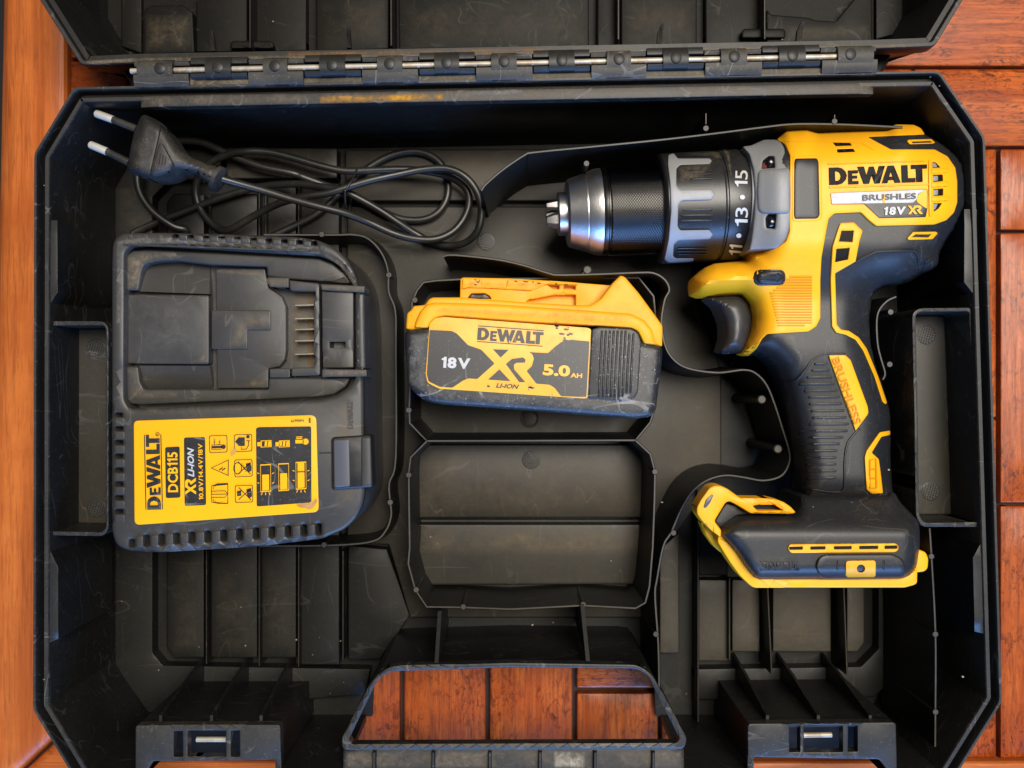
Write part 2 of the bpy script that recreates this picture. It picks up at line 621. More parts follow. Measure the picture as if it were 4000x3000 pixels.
# ================================================================== the table and the ground
def reproj(pts, z0, z1):
    k = (CAMZ - z0) / (CAMZ - z1)
    return [((u - 2000) * k + 2000, (v - 1500) * k + 1500) for u, v in pts]


g = mesh('ground', [(-4, -4, -0.72), (4, -4, -0.72), (4, 4, -0.72), (-4, 4, -0.72)], [(0, 1, 2, 3)], M['ground'])
g['kind'] = 'structure'
table = plate('table_top', d([(22, -900), (3200, -900), (3200, 2600), (-30, 2600), (-22, 1300), (4, 560)]), -0.006, M['gap'], None, thick=0.02, r=0)
table['kind'] = 'structure'
table['label'] = 'orange-brown varnished wooden table of planks under the tool case'


def plank(pts, mat, z=0.0, r=9, thick=0.006, name='plank'):
    return plate(name, rnd(d(pts), 5, 2), z, M[mat], table, thick=thick, r=r, rz=0.0016)


def prect(u0, v0, u1, v1):
    return [(u0, v0), (u1, v0), (u1, v1), (u0, v1)]


plate('frame_rail', rnd(d([(16, -300), (150, -300), (148, 1568), (43, 1668), (-120, 1820), (-28, 1300), (-2, 560)]), 6, 2), 0.004, M['rail_y'], table, thick=0.012, r=52, rz=0.006, step=60)
plate('frame_rail', rnd(d([(153, 1572), (168, 1641), (2500, 1643), (2500, 2000), (-125, 2000), (-112, 1824), (47, 1671)]), 6, 2), 0.004, M['rail_x'], table, thick=0.012, r=30, rz=0.004, step=60)
for q, mt in [
    (prect(1700, -190, 2700, 143), 'plank_x'), (prect(1975, 150, 2700, 316), 'plank_x'), (prect(1700, 150, 1969, 316), 'plank_y'),
    (prect(1985, 323, 2151, 901), 'plank_y'), (prect(1985, 907, 2151, 1637), 'plank_y'),
    (prect(2160, 323, 2345, 497), 'plank_y'), (prect(2160, 504, 2345, 1086), 'plank_y'), (prect(2160, 1093, 2345, 1637), 'plank_y'),
    (prect(2353, 323, 2540, 900), 'plank_y'), (prect(2353, 907, 2540, 1637), 'plank_y'),
    (prect(153, -190, 277, 125), 'plank_x'), (prect(153, 133, 274, 460), 'plank_x'), (prect(280, 133, 460, 460), 'plank_y'),
    (prect(690, 1280, 864, 1637), 'plank_y'), (prect(873, 1280, 1049, 1637), 'plank_y'), (prect(1058, 1280, 1236, 1637), 'plank_y'),
    (prect(1246, 1280, 1421, 1486), 'plank_x'), (prect(1246, 1497, 1421, 1637), 'plank_y'), (prect(1429, 1280, 1600, 1637), 'plank_y'),
    (prect(1690, 1450, 1975, 1637), 'plank_x'), (prect(180, 1450, 680, 1637), 'plank_x'),
]:
    plank(q, mt)

# ================================================================== the open tool case
ZR, ZFL, ZP = 0.070, 0.005, 0.0125
case = thing('tool_case', 'open black plastic power tool case with dusty moulded interior and lid folded back', 'tool case', (0, 0, 0.0))


def sweep(name, path, profile, mat, parent, centre=(0, -0.02)):
    P = [Vector(p) for p in path]
    n = len(P)
    c = Vector(centre)
    offs = []
    for i in range(n):
        ns = []
        for a, b in ((i - 1, i), (i, i + 1)):
            if a < 0 or b >= n:
                continue
            t = (P[b] - P[a]).normalized()
            nn = Vector((-t.y, t.x))
            if nn.dot(c - P[i]) < 0:
                nn = -nn
            ns.append(nn)
        if len(ns) == 2:
            m = (ns[0] + ns[1])
            m = m / max(0.3, m.dot(ns[0]))
        else:
            m = ns[0]
        offs.append(m)
    V, F = [], []
    k = len(profile)
    for i in range(n):
        for ins, z in profile:
            q = P[i] + offs[i] * ins
            V.append((q.x, q.y, z))
    for i in range(n - 1):
        for j in range(k - 1):
            F.append((i * k + j, (i + 1) * k + j, (i + 1) * k + j + 1, i * k + j + 1))
    return mesh(name, V, F, mat, parent, 32)


def round_open(pts, r, n=3):
    q = rnd(pts, [0] + [r] * (len(pts) - 2) + [0], n)
    return q


rim_px = round_open(d([(292, 1702), (172, 1702), (70, 1533), (72.5, 331), (159, 187), (2029, 151), (2129, 296), (2166, 1516), (2050, 1702), (1936, 1702)]), 22)
rim_xy = [W(u, v, ZR)[:2] for u, v in rim_px]
sweep('base_shell', rim_xy, [(0.004, 0.002), (0.0, 0.012), (0.0, ZR - 0.0008), (0.0004, ZR), (0.0015, ZR), (0.0019, ZR - 0.0006), (0.0021, ZR - 0.0055), (0.0045, ZR - 0.0055), (0.0047, ZR - 0.0012), (0.0051, ZR - 0.0006), (0.0067, ZR - 0.0006), (0.0072, ZR - 0.0014), (0.0078, 0.030), (0.0092, 0.010), (0.012, ZFL - 0.001)], M['case'], case)
# pale worn top faces of the two rim lips
sweep('rim_lip', rim_xy, [(0.0001, ZR - 0.0004), (0.0004, ZR + 0.0002), (0.0014, ZR + 0.0002), (0.0017, ZR - 0.0004)], M['case_rim'], case)
sweep('rim_lip', rim_xy, [(0.0048, ZR - 0.0010), (0.0051, ZR - 0.0004), (0.0067, ZR - 0.0004), (0.0070, ZR - 0.0010)], M['case_rim'], case)

# flange along the hinge side and widened tabs of the rim
plate('rim_flange', d([(305, 207), (1886, 178), (1886, 203), (305, 232)]), ZR - 0.0003, M['case_rim'], case, thick=0.004, r=5)
for q in ([(100, 476), (124, 476), (125, 631), (107, 660), (100, 660)], [(102, 1185), (107, 1185), (126, 1226), (126, 1380), (108, 1388), (102, 1388)],
          [(2110, 452), (2083, 452), (2082, 610), (2106, 640), (2112, 640)], [(2126, 1170), (2120, 1170), (2101, 1205), (2105, 1364), (2125, 1369), (2130, 1369)]):
    plate('rim_tab', d(q), ZR - 0.0012, M['case'], case, thick=0.05, r=3)

# ---- floor with its raised panels
hole_out = rnd(R8([(240, 1120), (340, 1028), (1100, 1008), (1890, 1020), (1975, 1085), (2190, 1480), (2165, 1545), (60, 1548), (52, 1480)]), [25, 40, 0, 45, 20, 25, 20, 20, 25], 4)
hole_in = rnd(R8([(275, 1115), (350, 1062), (1100, 1038), (1880, 1046), (1950, 1095), (2140, 1475), (2120, 1505), (120, 1512), (100, 1480)]), [20, 30, 0, 35, 20, 15, 12, 12, 15], 4)
hole_floor = reproj(hole_in, ZR, ZFL)
floor_px = reproj(d([(150, 1676), (104, 1560), (104, 340), (180, 210), (2016, 176), (2100, 310), (2130, 1520), (2060, 1676)]) + R8([(2150, 1700), (2140, 1475), (1950, 1095), (1880, 1046), (1100, 1038), (350, 1062), (275, 1115), (100, 1480), (90, 1700)]), ZR, ZFL)
basefl = plate('base_floor', floor_px, ZFL, M['case_shaded'], case, thick=0.0035, r=0)


def panel(pts, z=ZP, r=6, rr=6, mat='case_floor', name='floor_panel', **kw):
    return plate(name, rnd(d(pts), rr, 3), z, M[mat], basefl, thick=z - ZFL, r=r, rz=0.0009, **kw)


panel([(248, 385), (292, 322), (478, 322), (478, 388), (368, 388), (330, 426), (330, 1410), (352, 1437), (800, 1445), (790, 1500), (320, 1540), (248, 1440)], mat='case_shaded')
panel([(376, 419), (441, 419), (441, 1421), (376, 1421), (361, 1398), (361, 436)], mat='case_shaded')
panel([(456, 419), (556, 419), (556, 1421), (456, 1421)], mat='case_shaded')
panel([(565, 400), (640, 400), (640, 1421), (565, 1421)], mat='case_shaded')
panel([(650, 395), (733, 395), (733, 1436), (650, 1436)], mat='case_shaded')
panel([(488, 320), (729, 320), (729, 386), (488, 386)], ZP + 0.002)
panel([(746, 324), (1238, 322), (1238, 434), (746, 434)], ZP)
panel([(752, 1178), (836, 1186), (886, 1330), (820, 1425), (752, 1425)], mat='case_shaded')
panel([(750, 446), (1480, 446), (1500, 640), (1558, 800), (1558, 1010), (1470, 1140), (1424, 1180), (1404, 1334), (886, 1334), (840, 1176), (750, 1174)])
panel([(1425, 1186), (1467, 1150), (1467, 1411), (1425, 1411)], mat='case_lit')
panel([(1509, 1252), (1572, 1252), (1572, 1428), (1509, 1428)], mat='case_lit')
panel([(1509, 1080), (1572, 1080), (1572, 1243), (1509, 1243)], mat='case_shaded')
panel([(1581, 1252), (1641, 1252), (1641, 1408), (1581, 1408)], mat='case_lit')
panel([(1669, 1200), (1795, 1200), (1795, 1408), (1669, 1408)], mat='case_lit')
panel([(1829, 1200), (1867, 1200), (1867, 1388), (1852, 1408), (1829, 1408)], mat='case_lit')
panel([(1897, 1150), (1926, 1150), (1926, 1470), (1890, 1505), (1500, 1512), (1500, 1445), (1860, 1440), (1897, 1402)], mat='case_shaded')


def ribs(lines, z, w=6, name='floor_rib', zb=ZFL - 0.001, mat='case_floor'):
    for ln in lines:
        v, f = wall_data(d(ln), z, zb, w)
        me = mesh(name, v, f, M[mat], basefl)


ribs([[(446, 1190), (446, 1434)], [(560, 400), (560, 1438)], [(645, 395), (645, 1440)], [(741, 1190), (741, 1425)], [(574, 400), (574, 520)],
      [(1508, 1060), (1508, 1560)], [(1576, 1250), (1576, 1425)]], 0.0165)
ribs([[(1655, 1200), (1667, 1456)], [(1820, 1200), (1830, 1458)]], 0.024, 7)

# ---- upright dividers; each carries its round ejector posts as sub-parts
def divider(line, z, posts=(), w=10, zb=ZP - 0.002, n=5, pr=12, mat='case', smooth=True):
    ln = d(line)
    if smooth and len(ln) > 2:
        ln = smooth_line(ln, n)
    v, f = wall_data(ln, z, zb, w, 0.0016)
    o = mesh('divider', v, f, M['divider'], case)
    # pale top edge: the light it catches is put into the divider colour
    L, Rr = off_line(ln, w * 0.36)
    for (a, b) in posts:
        (u, vv), = d([(a, b)])
        pts = circ(u, vv, pr, 14)
        V = [W(x, y, z + 0.0006) for x, y in circ(u, vv, pr * 0.85, 14)] + [W(x, y, z + 0.0002) for x, y in pts]
        V += [(x, y, zb) for x, y, _ in V[14:28]]
        F = [tuple(range(13, -1, -1))]
        for r0 in (0, 14):
            F += [(r0 + k, r0 + (k + 1) % 14, r0 + 14 + (k + 1) % 14, r0 + 14 + k) for k in range(14)]
        mesh('ejector_post', V, F, M['divider'], o)
    return o


DV = []
DV.append(divider([(570, 507), (719, 507.5), (764, 507), (796, 516), (824, 546), (838, 585), (840, 631), (854, 673), (855, 760), (855, 988), (841, 1044), (843, 1085), (845, 1113), (834, 1145), (806, 1169), (719, 1178), (560, 1180)], 0.030, [(695, 506), (840, 594), (843, 1085), (700, 1177)]))
DV.append(divider([(890, 690), (890, 652), (901, 627), (915, 610), (943, 606), (1000, 603), (1380, 600), (1412, 640), (1420, 720), (1418, 850), (1415, 879), (1405, 912), (1373, 951)], 0.040, [(896, 648)], smooth=False))
DV.append(divider([(890, 700), (884, 880), (885, 914), (922, 952.5), (1150, 952), (1373.5, 951)], 0.046, [(883, 886)], smooth=False))
DV.append(divider([(922, 953), (887, 988), (883, 1022), (883.5, 1078), (885, 1183), (882, 1218), (897, 1274), (922, 1311), (999, 1312), (1104, 1316), (1258, 1308), (1373, 1314), (1394, 1302), (1403, 1267), (1410, 1183), (1414, 1078), (1415, 1019), (1405, 981), (1374, 952)], 0.048, [(883, 1026), (1415, 1019), (899, 1274), (1001, 1311), (1260, 1306)], smooth=False))
DV.append(divider([(958, 554), (981, 551), (1069, 560), (1130, 573), (1184, 590), (1209, 594), (1300, 592), (1377, 589), (1412, 590), (1436, 604), (1446, 626), (1436, 648), (1429, 694), (1434, 735), (1446, 765), (1468, 787), (1500, 799), (1553, 805), (1606, 799), (1632, 806), (1655, 830), (1672, 869), (1691, 928), (1706, 981), (1701, 1010), (1684, 1030), (1648, 1038), (1606, 1031), (1567, 1027), (1529, 1037), (1497, 1061), (1472, 1100), (1450, 1150), (1433, 1180), (1419, 1253), (1415, 1288), (1422, 1393), (1424, 1490)], 0.050, [(1455, 1151), (1417, 1370)]))
DV.append(divider([(1040, 412), (1050, 398), (1086, 367), (1132, 336), (1156, 329), (1279, 317), (1438, 301), (1571, 285), (1648, 275), (1718, 268), (1823, 269), (1950, 275)], 0.067, [(1267, 353), (1525, 277), (1803, 262)]))
DV.append(divider([(1936, 641), (1917, 650), (1900, 669), (1894, 694), (1896, 743), (1903, 774), (1912, 806), (1907, 820)], 0.060, [(1924, 674), (1922, 787)], w=9))
DV.append(divider([(2008, 1141), (2012, 1200), (2020.6, 1368), (2020.6, 1536), (2020, 1613)], 0.062, [(2012, 1202), (2020.6, 1370), (2021, 1538)], w=9))
for (a, b), z in (((1646, 863), 0.0505), ((1681, 970), 0.0505), ((1269, 583), 0.046)):
    (u, v), = d([(a, b)])
    vv, ff = lathe_data(W(u, v, z), Vector(W(u, v, z)) + Vector((0, 0, ZFL - z)), [(0, 0.0016), (0.01, 0.0021), (1, 0.0024)], 14)
    mesh('ejector_post', vv, ff, M['divider'], case)
# side wall fins of the back wall behind the drill
for ln, z in (([(1525, 245), (1525, 268)], 0.062), ([(1803, 248), (1803, 260)], 0.062), ([(1245, 600), (1262, 588)], 0.045)):
    v, f = wall_data(d(ln), z, ZFL, 7)
    mesh('wall_fin', v, f, M['case'], case)
# groove bar across the empty compartment, and its sloping front floor
panel([(918, 960), (1376, 960), (1402, 992), (1404, 1118), (894, 1118), (894, 992)], ZP + 0.006, mat='case_floor')
panel([(894, 1132), (1402, 1132), (1396, 1262), (902, 1264)], ZP + 0.004, mat='case_floor', r=10)
v, f = wall_data(d([(894, 1125), (1404, 1125)]), ZP + 0.002, ZFL, 14)
mesh('floor_rib', v, f, M['case'], basefl)
# ring mark below the battery and waffled ejector discs
for u, v, r, z in ((1144, 904, 20, ZP + 0.0006),):
    plate('ring_mark', circ(*d([(u, v)])[0], r * 1.8, 28), z, M['case_floor'], basefl, thick=0.006, r=3, holes=[circ(*d([(u, v)])[0], r * 1.45, 24)])
    plate('ring_mark', circ(*d([(u, v)])[0], r * 1.43, 28), z - 0.0005, M['case_floor'], basefl, thick=0.004, r=3)


def waffle(u, v, r, z, parent, ang=10):
    (cu, cv), = d([(u, v)])
    R_ = r * 1.8083
    items = []
    s = R_ / 4.0
    ca, sa = math.cos(math.radians(ang)), math.sin(math.radians(ang))
    for i in range(-4, 5):
        for j in range(-4, 5):
            x, y = i * s, j * s
            if math.hypot(x, y) > R_ - s * 0.4:
                continue
            h = s * 0.36
            q = [(cu + (x + a) * ca - (y + b) * sa, cv + (x + a) * sa + (y + b) * ca) for a, b in ((-h, -h), (h, -h), (h, h), (-h, h))]
            items.append(drape_data(q, z + 0.0005, r=0, skirt=0.001))
    multi('waffle_mark', items, M['case_rim'], parent)
    plate('waffle_disc', circ(cu, cv, R_, 24), z + 0.0001, M['case'], parent, thick=0.001, r=2)


waffle(1050, 522, 20, ZP, basefl, 12)
waffle(1147, 994, 20, ZP + 0.006, basefl, 4)

# ---- side pockets
def pocket(outer, inner, zt, zf, marks):
    o = plate('side_pocket', rnd(d(outer), 16, 4), zt, M['case_rim'], case, thick=zt - ZFL, r=3, holes=[rnd(d(inner), 14, 4)])
    fl = reproj(rnd(d(inner), 14, 4), zt, zf)
    plate('pocket_floor', fl, zf, M['case_floor'], o, thick=0.002, r=8)
    for u, v in marks:
        waffle(u, v, 21, zf, o, 15)
    return o


pocket([(104, 694), (224, 694), (234, 706), (234, 1146), (222, 1158), (104, 1156)], [(110, 703), (224, 702), (229, 711), (229, 1141), (219, 1150), (110, 1148)], 0.0665, 0.045, [(207, 752), (209, 1098)])
pocket([(1971, 676), (1984, 666), (2102, 665), (2124, 1138), (1992, 1138), (1979, 1118)], [(1978, 680), (1989, 673), (2094, 672), (2116, 1128), (1996, 1129), (1986, 1114)], 0.0665, 0.045, [(2001, 724), (2010, 1061)])

# ---- handle opening: tube wall through the base
hv = []
zt = ZR - 0.002
hf = plate('handle_frame', hole_out, zt, M['case_rim'], case, thick=0.0045, r=6, holes=[hole_in])
vv, ff = wall_data(smooth_line(R8([(90, 1440), (170, 1290), (258, 1120), (300, 1065), (345, 1045), (700, 1034), (1100, 1024), (1500, 1028), (1885, 1033), (1930, 1055), (1963, 1095), (2070, 1290), (2150, 1440)]), 3), zt - 0.004, 0.003, 13, 0.0004)
mesh('handle_wall', vv, ff, M['case'], hf)
# ribbed outer bar of the handle
hb = plate('handle_bar', d([(742, 1619), (1477, 1618), (1480, 1720), (738, 1720)]), ZR - 0.005, M['case_rim'], case, thick=0.004, r=6)
for x in (255, 620, 970, 1280, 1620, 1980):
    (u, v), = R8([(x, 1545)])
    vv, ff = wall_data([(u, v + 12), (u - 2, v + 220)], ZR - 0.002, ZR - 0.007, 11)
    mesh('bar_rib', vv, ff, M['case_rim'], hb)
for a, b in (((660, 690), (640, 1010)), ((1540, 650), (1575, 1000))):
    p = R8([a, b])
    z0, z1 = 0.050, 0.066
    A, B = Vector(W(*p[0], z0)), Vector(W(*p[1], z1))
    t = Vector((0.0009, 0, 0))
    V = [A - t, A + t, B + t, B - t] + [Vector((q.x, q.y, ZFL)) for q in (A - t, A + t, B + t, B - t)]
    mesh('handle_gusset', V, [(0, 1, 2, 3), (0, 4, 5, 1), (1, 5, 6, 2), (2, 6, 7, 3), (3, 7, 4, 0)], M['case'], hf)
# front wall pieces beside the handle
for a, b in ((600, 738), (1482, 1622)):
    v, f = wall_data(d([(a, 1672), (b, 1672)]), ZR - 0.002, 0.004, 24)
    mesh('front_wall', v, f, M['case'], case)


# ---- latch towers
def latch(top, cut, notch, slots, pin, ribsx, side):
    o = plate('latch', rnd(d(top), 14, 4), ZR - 0.001, M['case_rim'], case, thick=0.004, r=5, holes=[rnd(d(s), 3, 2) for s in slots])
    (u0, v0), (u1, v1) = d([(top[0][0] + 3, top[0][1])])[0], d([(top[1][0] - 3, top[1][1])])[0]
    # hollow tower below the plate: back wall, two side walls
    ln = d([(top[0][0] + 4, 1655), (top[0][0] + 4, top[0][1] + 5), (top[1][0] - 4, top[1][1] + 5), (top[1][0] - 4, 1655)])
    vv, ff = wall_data(ln, ZR - 0.002, ZFL, 14, 0.0002)
    mesh('latch_tower', vv, ff, M['case'], o)
    plate('tower_bottom', d([(top[0][0] + 6, top[0][1] + 6), (top[1][0] - 6, top[1][1] + 6), (top[1][0] - 6, 1636), (top[0][0] + 6, 1636)]), 0.052, M['hole'], o, thick=0.004, r=0)
    vv, ff = tube_data([W(*d([pin[0]])[0], 0.060), W(*d([pin[1]])[0], 0.060)], 0.0012, 10)
    mesh('latch_pin', vv, ff, M['hinge_metal'], o)
    vv, ff = tube_data([W(*d([notch[0]])[0], 0.064), W(*d([notch[1]])[0], 0.064)], 0.0028, 12)
    mesh('latch_spring', vv, ff, M['bright'], o)
    for a in ribsx:
        A = Vector(W(*d([(a, 1552)])[0], ZR - 0.006))
        V = []
        for z, dy in ((ZR - 0.006, 0.0), (ZR - 0.006, 0.0035), (0.030, 0.010), (ZFL, 0.013), (ZFL, 0.0)):
            V.append((A.x - 0.0007, A.y + dy - 0.002, z)); V.append((A.x + 0.0007, A.y + dy - 0.002, z))
        F = [(0, 1, 3, 2), (2, 3, 5, 4), (4, 5, 7, 6), (0, 2, 4, 6, 8), (9, 7, 5, 3, 1)]
        mesh('tower_rib', V, F, M['case'], o)
    return o


latch([(293, 1566), (606, 1565), (609, 1760), (594, 1760), (595, 1640), (567, 1642), (329, 1644), (312, 1672), (311, 1760), (292, 1760)], None, ((569, 1620), (592, 1616)),
      [prect(376, 1579, 395, 1634), prect(406, 1578, 488, 1634), prect(499, 1578, 518, 1634)], ((425, 1597), (489, 1597)), (347, 457, 564), -1)
latch([(1615, 1563), (1935, 1560), (1940, 1760), (1926, 1760), (1925, 1672), (1900, 1640), (1655, 1636), (1628, 1634), (1628, 1760), (1616, 1760)], None, ((1630, 1616), (1652, 1622)),
      [prect(1705, 1567, 1728, 1624), prect(1736, 1567, 1820, 1624), prect(1832, 1566, 1852, 1623)], ((1735, 1588), (1796, 1587)), (1658, 1768, 1880), 1)

# ---- lid folded back, hinge knuckles and pin
LZ = 0.066
lid_px = round_open(d([(58, -700), (60, -46), (86, 0), (176, 142), (300, 136), (1890, 106), (2019, 101), (2080, 0), (2106, -46), (2110, -700)]), 20)
lid_xy = [W(u, v, LZ)[:2] for u, v in lid_px]
lid = sweep('lid', lid_xy, [(0.017, 0.006), (0.015, 0.014), (0.010, 0.024), (0.0022, LZ - 0.012), (0.0012, LZ - 0.010), (0.0, LZ - 0.006), (0.0, LZ - 0.0005), (0.0004, LZ), (0.0020, LZ), (0.0024, LZ - 0.0008), (0.0028, LZ - 0.002), (0.0050, LZ - 0.002), (0.0056, LZ - 0.004), (0.0085, 0.036), (0.0115, 0.018)], M['case'], case, centre=(0, 0.4))
sweep('lid_lip', lid_xy, [(0.0001, LZ - 0.0003), (0.0004, LZ + 0.0003), (0.0019, LZ + 0.0003), (0.0022, LZ - 0.0003)], M['case_rim'], lid, centre=(0, 0.4))
lid_in = reproj(d([(90, -700), (95, -30), (200, 125), (2000, 84), (2075, -40), (2080, -700)]), LZ, 0.018)
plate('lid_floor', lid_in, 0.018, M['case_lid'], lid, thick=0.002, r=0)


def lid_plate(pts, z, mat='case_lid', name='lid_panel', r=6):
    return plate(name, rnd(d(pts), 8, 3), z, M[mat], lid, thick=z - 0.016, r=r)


lid_plate([(312, 116), (312, 20), (330, 12), (395, 11), (416, 26), (420, 114)], 0.026)
lid_plate([(424, 112), (424, -560), (534, -560), (534, 112)], 0.024)
lid_plate([(547, 112), (547, -560), (662, -560), (662, 110)], 0.024)
lid_plate([(683, 110), (683, -560), (840, -560), (840, 106)], 0.024)
lid_plate([(862, 106), (858, -560), (1272, -560), (1272, 100)], 0.022)
lid_plate([(1290, 100), (1294, -560), (1332, -560), (1332, 100)], 0.024)
lid_plate([(1342, 98), (1342, -560), (1505, -560), (1505, 96)], 0.024)
lid_plate([(1524, 96), (1524, -560), (1646, -560), (1646, 92)], 0.024)
lid_plate([(1656, 92), (1656, 20), (1666, 32), (1745, 38), (1762, 44), (1806, 46), (1860, -20), (1884, -20), (1884, 88)], 0.026)
lid_plate([(262, -560), (306, -560), (306, 116), (262, 100)], 0.021)
lid_plate([(1892, -560), (1950, -560), (1950, 70), (1892, 86)], 0.021)
for x0, x1, y0, y1 in ((497, 591, 88, 104), (1602, 1697, 62, 82)):
    lid_plate([(x0, y1), (x0, y0 + 5), (x0 + 6, y0), (x1 - 6, y0), (x1, y0 + 5), (x1, y1)], 0.029, r=8, name='lid_boss')
for a in ((540, -560, 540, 103), (843, -560, 845, 98), (1336, -560, 1336, 85), (1651, -560, 1652, 84)):
    v, f = wall_data(d([(a[0], a[1]), (a[2], a[3])]), 0.034, 0.018, 7)
    mesh('lid_rib', v, f, M['case'], lid)
for a, b, h in ((460, 110, 0.014), (753, 103, 0.013), (1424, 94, 0.014), (1725, 90, 0.020)):
    A = Vector(W(*d([(a, b)])[0], LZ - 0.004))
    V = []
    for x, y, z in ((-0.001, 0, 0), (0.0012, 0, 0), (0.0012, 0.004, 0.002), (0.0014, 0.0072, 0.004), (0.0002, 0.0078, 0.004), (-0.0008, 0.005, 0.001)):
        V.append((A.x + x, A.y + y, A.z + z))
    V += [(x, y, z - 0.0022) for x, y, z in V]
    F = [(0, 1, 2, 3, 4, 5), (11, 10, 9, 8, 7, 6)] + [(k, (k + 1) % 6, 6 + (k + 1) % 6, 6 + k) for k in range(6)]
    mesh('lid_hook', V, F, M['case_rim'], lid)

# hinge bracket block under the knuckles (part of the lid's back wall)
plate('hinge_bracket', rnd(d([(262, 150), (300, 130), (1880, 104), (1925, 118), (1896, 168), (1880, 176), (312, 204), (296, 196)]), 8, 3), 0.047, M['case'], lid, thick=0.03, r=8)

A3, B3 = Vector(W(*d([(283, 154)])[0], ZR)), Vector(W(*d([(1880, 121)])[0], ZR))
vv, ff = tube_data([A3, A3.lerp(B3, 0.5), B3], 0.00125, 12)
mesh('hinge_pin', vv, ff, M['hinge_metal'], case)
ax = (B3 - A3).normalized()
ay = Vector((-ax.y, ax.x, 0))
edges_u = [290, 412, 537, 658, 782, 905, 1027, 1151, 1275, 1396, 1520, 1645, 1771, 1893]


def along(u):
    v = 154 + (121 - 154) * (u - 283) / (1880 - 283)
    p = Vector(W(*d([(u, v)])[0], ZR))
    return (p - A3).dot(ax)


def bar(s0, s1, prof):
    """prism along the hinge axis, prof = [(y across, z)] closed"""
    V = []
    for s in (s0, s1):
        for y, z in prof:
            q = A3 + ax * s + ay * y
            V.append((q.x, q.y, ZR + z))
    n = len(prof)
    F = [tuple(range(n - 1, -1, -1)), tuple(range(n, 2 * n))] + [(k, (k + 1) % n, n + (k + 1) % n, n + k) for k in range(n)]
    return V, F


mm = 0.001
for i in range(13):
    s0, s1 = along(edges_u[i]) + 0.35 * mm, along(edges_u[i + 1]) - 0.35 * mm
    base = i % 2 == 0
    w = 5.5 * mm
    if base:
        arc = [(4.6 * mm * math.cos(t), 3.0 * mm * math.sin(t)) for t in [math.radians(a) for a in (10, 40, 65, 90, 115, 140)]]
        full = [(4.8 * mm, -8 * mm), (4.8 * mm, -1 * mm)] + arc + [(-7.6 * mm, 0.9 * mm), (-8.2 * mm, -0.2 * mm), (-8.2 * mm, -8 * mm)]
        low = [(-1.9 * mm, -8 * mm), (-1.9 * mm, 0.6 * mm), (-2.3 * mm, 1.9 * mm), (-4.0 * mm, 1.9 * mm), (-7.6 * mm, 0.9 * mm), (-8.2 * mm, -0.2 * mm), (-8.2 * mm, -8 * mm)]
        upp = [(4.6 * mm, -8 * mm), (4.6 * mm, -1 * mm), (3.6 * mm, 0.9 * mm), (2.0 * mm, 0.2 * mm), (1.9 * mm, -8 * mm)]
    else:
        arc = [(-4.6 * mm * math.cos(t), 2.8 * mm * math.sin(t)) for t in [math.radians(a) for a in (-20, 10, 40, 65, 90, 115, 140)]]
        full = [(-4.4 * mm, -8 * mm), (-4.8 * mm, -3 * mm)] + arc + [(5.6 * mm, 0.2 * mm), (5.6 * mm, -8 * mm)]
        low = [(-4.2 * mm, -8 * mm), (-4.8 * mm, -3 * mm), (-4.7 * mm, -0.8 * mm), (-3.6 * mm, 1.0 * mm), (-2.2 * mm, 1.5 * mm), (-1.9 * mm, 0.8 * mm), (-1.9 * mm, -8 * mm)]
        upp = [(1.9 * mm, -8 * mm), (1.9 * mm, -0.2 * mm), (2.4 * mm, 0.9 * mm), (4.0 * mm, 1.0 * mm), (5.6 * mm, 0.1 * mm), (5.6 * mm, -8 * mm)]
    parts = [bar(s0 + (2 * mm if i == 0 else w + 1.4 * mm), s1 - (2 * mm if i == 12 else w + 1.4 * mm), full)]
    parts += [bar(s0, s1, low), bar(s0, s1, upp)]
    V, F = [], []
    for pv, pf in parts:
        n0 = len(V); V += pv; F += [tuple(k + n0 for k in t) for t in pf]
    kn = mesh('hinge_knuckle', V, F, M['case'] if not base else M['hinge'], case, 50)
    c = A3 + ax * ((s0 + s1) / 2) + Vector((0, 0, 0.0030 if base else 0.0028))
    vv, ff = lathe_data(c + Vector((0, 0, 0.0003)), c - Vector((0, 0, 0.001)), [(0, 0.0021), (0.2, 0.0025), (1, 0.0026)], 20)
    mesh('knuckle_button', vv, ff, M['case'], kn)
# rear flange of the base carrying the knuckles
plate('hinge_flange', d([(296, 176), (1896, 144), (1894, 162), (300, 192)]), ZR - 0.0006, M['hinge'], case, thick=0.008, r=5)

# ================================================================== lettering helpers
def placer(cu, cv, ang, H):
    a = math.radians(ang)
    ca, sa = math.cos(a), math.sin(a)

    def f(x, y, lift=0.0):
        u, v = cu + x * ca + y * sa, cv + x * sa - y * ca
        z = float(H(np.array([u]), np.array([v]))[0]) if callable(H) else H
        return W(u, v, z + lift)
    return f


